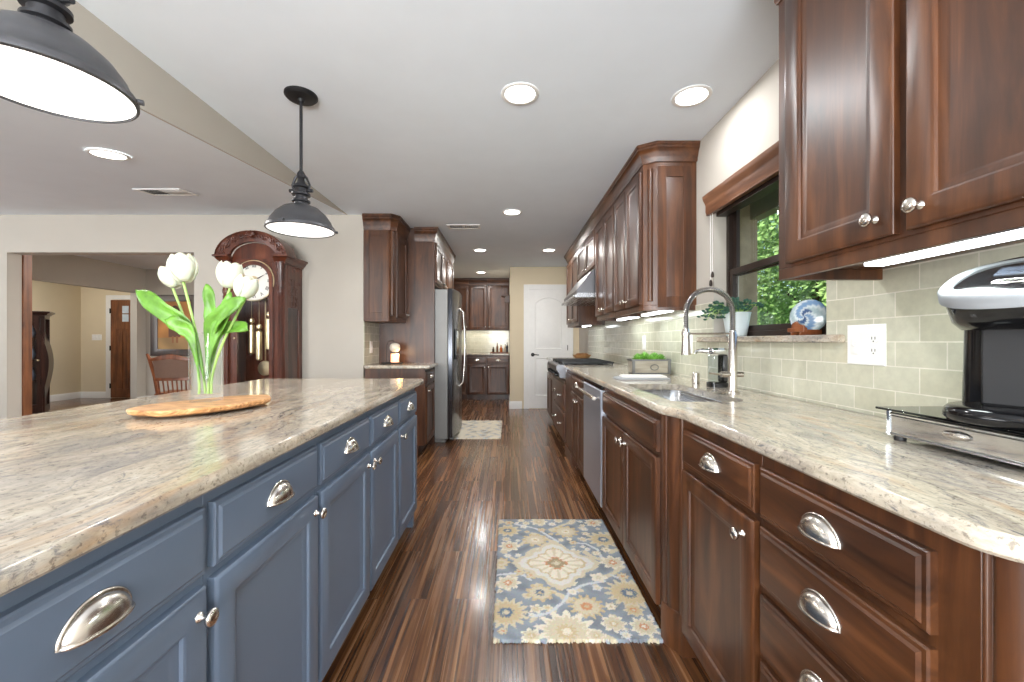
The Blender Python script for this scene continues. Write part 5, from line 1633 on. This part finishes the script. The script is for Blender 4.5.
# spandrel behind the dial, dial, numerals, hands
dl = MB(TC).lathe([(rD + 0.012, -0.028), (rD + 0.012, -0.014), (rD, -0.012), (rD, -0.016), (0.001, -0.0162)], lambda a, b, h: (cxm + a, zD + b, h), 48).build('dial', M['dial'], gc)
MB(TC).lathe([(rD + 0.002, -0.0155), (rD + 0.002, -0.008), (rD + 0.014, -0.008), (rD + 0.014, -0.0155)], lambda a, b, h: (cxm + a, zD + b, h), 48, False, False).build('bezel', M['brass'], dl)
STR = {'I': [((0, 0), (0, 1))], 'V': [((-0.3, 1), (0, 0)), ((0, 0), (0.3, 1))], 'X': [((-0.3, 0), (0.3, 1)), ((-0.3, 1), (0.3, 0))]}
ROM = ['XII', 'I', 'II', 'III', 'IIII', 'V', 'VI', 'VII', 'VIII', 'IX', 'X', 'XI']
for hgt, rom in enumerate(ROM):
    mb = MB(TC); ang = PI / 2 - 2 * PI * hgt / 12
    wds = [0.28 if c == 'I' else 0.72 for c in rom]; tot = sum(wds); p = -tot / 2
    for c, w_ in zip(rom, wds):
        cx_ = p + w_ / 2; p += w_
        for (a0, b0), (a1, b1) in STR[c]:
            sz = 0.032; pts2 = []
            A = Vector(((cx_ + a0) * sz, rD * 0.70 + b0 * sz)); B = Vector(((cx_ + a1) * sz, rD * 0.70 + b1 * sz))
            nn = Vector((-(B - A).y, (B - A).x)).normalized() * 0.0026
            quad = [A + nn, A - nn, B - nn, B + nn]
            rot = lambda q: (cxm + q.x * math.cos(ang - PI / 2) - q.y * math.sin(ang - PI / 2), zD + q.x * math.sin(ang - PI / 2) + q.y * math.cos(ang - PI / 2))
            mb.loft([[(*rot(q), -0.0158) for q in quad], [(*rot(q), -0.0148) for q in quad]])
    mb.build('numeral', M['ink'], dl, merge=False)
mb = MB(TC)
for ang, ln, wd in ((math.radians(90 - 305), 0.085, 0.006), (math.radians(90 - 60), 0.125, 0.004)):
    d = Vector((math.cos(ang), math.sin(ang))); n_ = Vector((-d.y, d.x))
    q = [d * -0.02 + n_ * wd * 0.5, d * ln * 0.6 + n_ * wd, d * ln, d * ln * 0.6 - n_ * wd, d * -0.02 - n_ * wd * 0.5]
    mb.loft([[(cxm + p.x, zD + p.y, w_) for p in q] for w_ in (-0.012, -0.010)])
mb.build('hands', M['ink'], dl, merge=False)
MB(TC).lathe([(0.045, -0.0158), (0.045, -0.0145), (0.001, -0.0144)], lambda a, b, h: (cxm + a, zD + b, h), 28).build('dial_centre', M['brass'], dl)
# weights, chains and pendulum
for k, (wx, top_, ln, yy) in enumerate([(cxm - 0.085, 1.32, 0.27, 3.96), (cxm + 0.0, 1.26, 0.27, 3.94), (cxm + 0.085, 1.38, 0.29, 3.96)]):
    w = MB().vlathe(wx, yy, [(0.012, top_ - ln - 0.012), (0.027, top_ - ln), (0.028, top_ - ln + 0.006), (0.028, top_ - 0.006), (0.022, top_), (0.008, top_ + 0.012)], 18).build('weight', M['brass'], gc)
    MB().tube([(wx, yy, top_ + 0.012), (wx, yy, 1.60)], 0.002, 6).vlathe(wx, yy, [(0.001, top_ + 0.012), (0.02, top_ + 0.02), (0.026, top_ + 0.04), (0.02, top_ + 0.06), (0.001, top_ + 0.068)], 14).build('pulley', M['brass'], w)
pm = MB().box(cxm - 0.006, cxm + 0.006, 4.04, 4.046, 0.95, 1.60).build('pendulum_rod', M['brass'], gc)
MB().lathe([(0.075, 0), (0.07, 0.008), (0.001, 0.016)], lambda a, b, h: (cxm + a, 4.04 - h, 0.90 + b), 28).build('pendulum_bob', M['brass'], pm)
# carved side panel, cornice and arched pediment
mb = MB(); mb.box(CX1 - 0.001, CX1 + 0.003, CYF + 0.06, CYB - 0.06, 1.49, 1.88)
rnd = random.Random(9)
for k in range(34):
    y = rnd.uniform(CYF + 0.085, CYB - 0.085); z = rnd.uniform(1.51, 1.86); a = rnd.uniform(0, PI)
    mb.tube([(CX1 + 0.003, y + 0.028 * math.cos(a + q) * (1 - 0.12 * q), z + 0.032 * math.sin(a + q) * (1 - 0.12 * q)) for q in [0.45 * i for i in range(10)]], [0.0055 * (1 - 0.07 * i) for i in range(10)], 6)
mb.build('side_carving', CW, gc, sharp=80, merge=False)
MB().box(CX1 - 0.012, CX1 - 0.009, CYF + 0.07, CYB - 0.07, 0.62, 1.48).build('side_glass', M['pane'], gc)
CORN = [(0, 1.885), (0.012, 1.885), (0.014, 1.90), (0.030, 1.912), (0.042, 1.935), (0.058, 1.942), (0.058, 1.958), (0, 1.975)]
mb = MB()
mb.sweep([(CX1, CYB), (CX1, CYF + 0.005), (CX1 - 0.085, CYF + 0.005)], CORN, 1)
mb.sweep([(CX0, CYB), (CX0, CYF + 0.005), (CX0 + 0.085, CYF + 0.005)], CORN, -1)
# arch: half ring lofted along an arc, deep to the back
def arch_pts(r): return [(cxm + r * 1.0 * math.cos(PI * i / 24), 1.925 + r * 0.72 * math.sin(PI * i / 24)) for i in range(25)]
R1, R2, R3 = 0.222, 0.270, 0.332
a1, a2, a3 = arch_pts(R1), arch_pts(R2), arch_pts(R3)
mb2 = MB(TC)
mb2.loft([[(p[0], p[1], -0.02), (p[0], p[1], 0.012), (q[0], q[1], 0.020), (r_[0], r_[1], 0.028), (r_[0], r_[1] + 0.016, 0.042), (r_[0] , r_[1] + 0.020, -0.13)] for p, q, r_ in zip(a1, a2, a3)])
mb.v += mb2.v; mb.f += [tuple(i + len(mb.v) - len(mb2.v) for i in f) for f in mb2.f]
mb.build('pediment', CW, gc, sharp=40, merge=False)
# fill board behind the arch down to the dial
mb = MB(TC)
pl_ = [(cxm + 0.215 * math.cos(PI * i / 24), 1.925 + 0.215 * 0.72 * math.sin(PI * i / 24)) for i in range(25)] + [(CX0 + 0.07, 1.90), (CX0 + 0.07, 1.56), (CX1 - 0.07, 1.56), (CX1 - 0.07, 1.90)]
mb.loft([[(a, b, w_) for a, b in pl_] for w_ in (-0.034, -0.029)])
mb.build('dial_board', CW, gc)
mb = MB(TC)
for k in range(46):
    a = PI * (k + 0.5) / 46; r_ = 0.288 + 0.016 * math.sin(k * 1.9)
    c = (cxm + r_ * math.cos(a), 1.928 + r_ * 0.72 * math.sin(a))
    mb.tube([(c[0] + 0.015 * math.cos(k * 1.3 + q), c[1] + 0.015 * math.sin(k * 1.3 + q), 0.027) for q in [0.5 * i for i in range(9)]], [0.006 * (1 - 0.07 * i) for i in range(9)], 6)
for k in range(7):
    a = PI * k / 6
    mb.tube([(cxm, 2.135, 0.035), (cxm + 0.030 * math.cos(a), 2.145 + 0.030 * math.sin(a), 0.038), (cxm + 0.048 * math.cos(a), 2.14 + 0.042 * math.sin(a), 0.034)], [0.012, 0.013, 0.004], 8)
mb.lathe([(0.022, 0.03), (0.018, 0.045), (0.002, 0.05)], lambda a, b, h: (cxm + a, 2.135 + b, h), 14)
mb.build('pediment_carving', CW, gc, sharp=80, merge=False)

# ------------------------------------------------------------------ dining room and foyer
TP = TB(7.848)
pc = thing('framed_painting', 'painting of a dark seated figure on a golden ground in a wide dark frame', 'painting', (-6.2, 7.848, 0.9))
PX0, PX1, PZ0, PZ1 = -6.74, -5.86, 0.885, 2.035
mb = MB(TP)
mb.rects(PX0, PX1, PZ0, PZ1, [(0, 0), (0, 0.03), (0.01, 0.038), (0.06, 0.034), (0.11, 0.022), (0.125, 0.018), (0.125, 0.006)], True, False)
mb.build('frame', M['curio_wood'], pc, sharp=30)
mb = MB(); vs_, fs_, cs = [], [], []
NX, NZ = 60, 84
for j in range(NZ + 1):
    for i in range(NX + 1):
        s, t_ = i / NX, j / NZ
        vs_.append((PX0 + 0.12 + (PX1 - PX0 - 0.24) * s, 7.848 - 0.009, PZ0 + 0.12 + (PZ1 - PZ0 - 0.24) * t_))
        nz = math.sin(s * 9 + 2 * math.sin(t_ * 7)) * 0.5 + math.sin(t_ * 15 + s * 5) * 0.3
        g = 0.85 + 0.12 * nz
        c = lin((206 * g + 12, 152 * g, 84 * g))
        if t_ < 0.25: c = lin((198 * g, 160 * g, 110 * g))
        x, z = s - 0.52, t_
        hd_ = (x / 0.085) ** 2 + ((z - 0.80) / 0.07) ** 2 < 1
        hair = (x / 0.12) ** 2 + ((z - 0.82) / 0.09) ** 2 < 1
        body_ = 0.40 < z < 0.74 and abs(x) < 0.10 + 0.10 * math.sin(min(1, (0.74 - z) / 0.2) * 1.57)
        skirt = 0.26 < z < 0.46 and abs(x + 0.02) < 0.17
        legs = 0.14 < z < 0.28 and (abs(x - 0.05) < 0.03 or abs(x + 0.07) < 0.03)
        if hair: c = lin((64, 42, 34))
        if hd_: c = lin((96, 62, 46))
        if body_: c = lin((72, 52, 52))
        if skirt: c = lin((112, 76, 60))
        if legs: c = lin((150, 100, 66))
        cs.append(c)
for j in range(NZ):
    for i in range(NX):
        a = j * (NX + 1) + i; fs_.append((a, a + 1, a + NX + 2, a + NX + 1))
mb.add(vs_, fs_); mb.col = cs
mb.build('canvas', M['canvas'], pc, merge=False)


def dining_chair(loc, rz, label):
    t = bpy.data.objects.new('dining_chair', None); COL.objects.link(t)
    tag(t, label, 'chair', 'dining chairs'); t.location = loc; t.rotation_euler = (0, 0, rz)
    cw = M['chair_wood']
    LB().poly(round_rect(-0.23, 0.23, -0.22, 0.22, 0.05, 5), [(0.01, 0.435), (0, 0.445), (0, 0.465), (0.012, 0.475)]).build('seat', cw, t)
    for sx in (-1, 1):
        LB().tube([(sx * 0.20, 0.19, 0.44), (sx * 0.215, 0.20, 0.0)], [0.020, 0.014], 10).build('leg', cw, t)
        LB().tube([(sx * 0.19, -0.19, 0.44), (sx * 0.21, -0.24, 0.0)], [0.020, 0.014], 10).build('leg', cw, t)
        LB().tube([(sx * 0.185, -0.195, 0.46), (sx * 0.205, -0.225, 0.70), (sx * 0.235, -0.275, 0.93), (sx * 0.252, -0.30, 1.0)], [0.019, 0.020, 0.021, 0.013], 10).build('back_post', cw, t)
    # top rail with a raised crest, middle rail, padded panel, spindles
    def rail(zf, h, th, nseg=16):
        loops = []
        for i in range(nseg + 1):
            s = -1 + 2 * i / nseg; x = s * 0.232; y = -0.272 - 0.03 * (1 - s * s) ; z = zf(s)
            loops.append([(x, y - th / 2, z - h(s)), (x, y + th / 2, z - h(s)), (x, y + th / 2, z), (x, y - th / 2, z)])
        return LB().loft(loops)
    rail(lambda s: 0.965 + 0.028 * math.cos(s * PI * 0.9) , lambda s: 0.055 + 0.015 * math.cos(s * PI), 0.026).build('top_rail', cw, t, bevel=0.004)
    r2 = LB(); loops = []
    for i in range(13):
        s = -1 + 2 * i / 12; x = s * 0.205
        loops.append([(x, -0.225 - 0.03 * (1 - s * s) - 0.011, 0.64), (x, -0.225 - 0.03 * (1 - s * s) + 0.011, 0.64), (x, -0.225 - 0.03 * (1 - s * s) + 0.011, 0.685), (x, -0.225 - 0.03 * (1 - s * s) - 0.011, 0.685)])
    r2.loft(loops).build('middle_rail', cw, t, bevel=0.003)
    loops = []
    for i in range(13):
        s = -1 + 2 * i / 12
        lo_, hi_ = (-0.235 - 0.03 * (1 - s * s)), (-0.268 - 0.03 * (1 - s * s))
        loops.append([(s * 0.185, lo_ - 0.012, 0.68), (s * 0.185, lo_ + 0.010, 0.68), (s * 0.20, hi_ + 0.010, 0.92), (s * 0.20, hi_ - 0.012, 0.92)])
    LB().loft(loops).build('back_panel', plain('woven_cane', (126, 100, 86), 0.8, 0, 0.1, 80), t)
    for k in range(7):
        x = -0.15 + 0.05 * k
        LB().tube([(x, -0.21, 0.47), (x * 1.05, -0.24, 0.645)], [0.008, 0.010], 8).build('spindle', cw, t)
    LB().tube([(-0.205, 0.0, 0.2), (0.205, 0.0, 0.2)], 0.009, 8).build('stretcher', cw, t)
    return t


dining_chair((-4.50, 5.72, 0), math.radians(14), 'brown wooden dining chair nearer the wide opening, left of the vase')
dining_chair((-4.65, 7.02, 0), math.radians(-20), 'brown wooden dining chair farther back under the painting')

# curio cabinet in the foyer
cu = thing('curio_cabinet', 'dark wooden glazed curio cabinet with a curved side in the foyer', 'cabinet', (-7.45, 6.55, 0))
CUA = math.radians(40); CUX = -7.63
QW = M['curio_wood']
qx0, qx1, qf, qb = -8.0, -7.16, 6.45, 6.85
TQ = TB(qf)
mb = MB(TQ)
mb.box(qx0, qx1 - 0.06, 0.02, 0.12, -0.40, 0.0).box(qx0, qx1 - 0.06, 1.52, 1.58, -0.40, 0.0).box(qx0, qx1 - 0.06, 0.12, 1.52, -0.40, -0.385)
mb.box(qx0, qx0 + 0.04, 0.12, 1.52, -0.385, 0.0).box(qx1 - 0.11, qx1 - 0.06, 0.12, 1.52, -0.03, 0.0)
mb.build('carcass', QW, cu, 0.004, merge=False)
mb = MB(TQ)
cur = []
for i in range(21):
    s = i / 20; z = 0.0 + 1.56 * s
    x = qx1 - 0.10 + 0.055 * math.cos(2 * PI * min(1, s * 1.15) * 0.9 + 2.7) + 0.075 * (1 - s) ** 1.2
    cur.append((x, z))
mb.loft([[(x - 0.045, z, -0.40), (x - 0.045, z, 0.012), (x, z, 0.012), (x, z, -0.40)] for x, z in cur])
mb.build('curved_side', QW, cu, sharp=50)
MB().sweep([(qx0, qb), (qx0, qf - 0.0), (qx1 - 0.05, qf - 0.0), (qx1 - 0.05, qb)], [(0, 1.575), (0.012, 1.578), (0.02, 1.60), (0.05, 1.615), (0.05, 1.635), (0, 1.64)], -1).box(qx0, qx1 - 0.05, qf, qb, 1.581, 1.638).build('cornice', QW, cu, merge=False)
o = MB(TQ)
fr(o, qx0 + 0.04, qx1 - 0.11, 0.12, 1.52, 0.035, -0.015, 0.004)
o = o.build('door', QW, cu, 0.002)
MB(TQ).box(qx0 + 0.07, qx1 - 0.14, 0.15, 1.49, -0.010, -0.006).build('pane', M['pane'], o)
knob(TQ, qx1 - 0.128, 0.86, 0.004, o, 1.0, 'brass')
knob(TI(qx1 - 0.11), qf + 0.1, 0.84, 0.0, cu, 1.3, 'iron')
for z in (0.52, 0.86, 1.20):
    MB(TQ).box(qx0 + 0.04, qx1 - 0.115, z, z + 0.012, -0.384, -0.02).build('shelf', QW, cu)
k_ = 0
for z in (0.532, 0.872, 1.212):
    for q, x in enumerate((-7.52, -7.39)):
        k_ += 1
        jx = CUX + (x + 7.45) * math.cos(CUA) - 0.05 * math.sin(CUA); jy = 6.55 + (x + 7.45) * math.sin(CUA) + 0.05 * math.cos(CUA)
        t = MB().vlathe(jx, jy, [(0.03, z + 0.0005), (0.04, z + 0.02), (0.055, z + 0.08), (0.04, z + 0.15), (0.022, z + 0.19), (0.03, z + 0.21), (0.022, z + 0.20)], 18).build('china_jar', plain('china_tone_%d' % k_, [(220, 226, 232), (150, 176, 206)][(q + k_) % 2], 0.15), None)
        tag(t, '%s china jar on the %s shelf of the curio cabinet' % (['pale white', 'pale blue'][(q + k_) % 2], {0.532: 'lowest', 0.872: 'middle', 1.212: 'top'}[z]), 'jar', 'china in the curio cabinet')
cu.location.x = CUX; cu.rotation_euler = (0, 0, CUA)
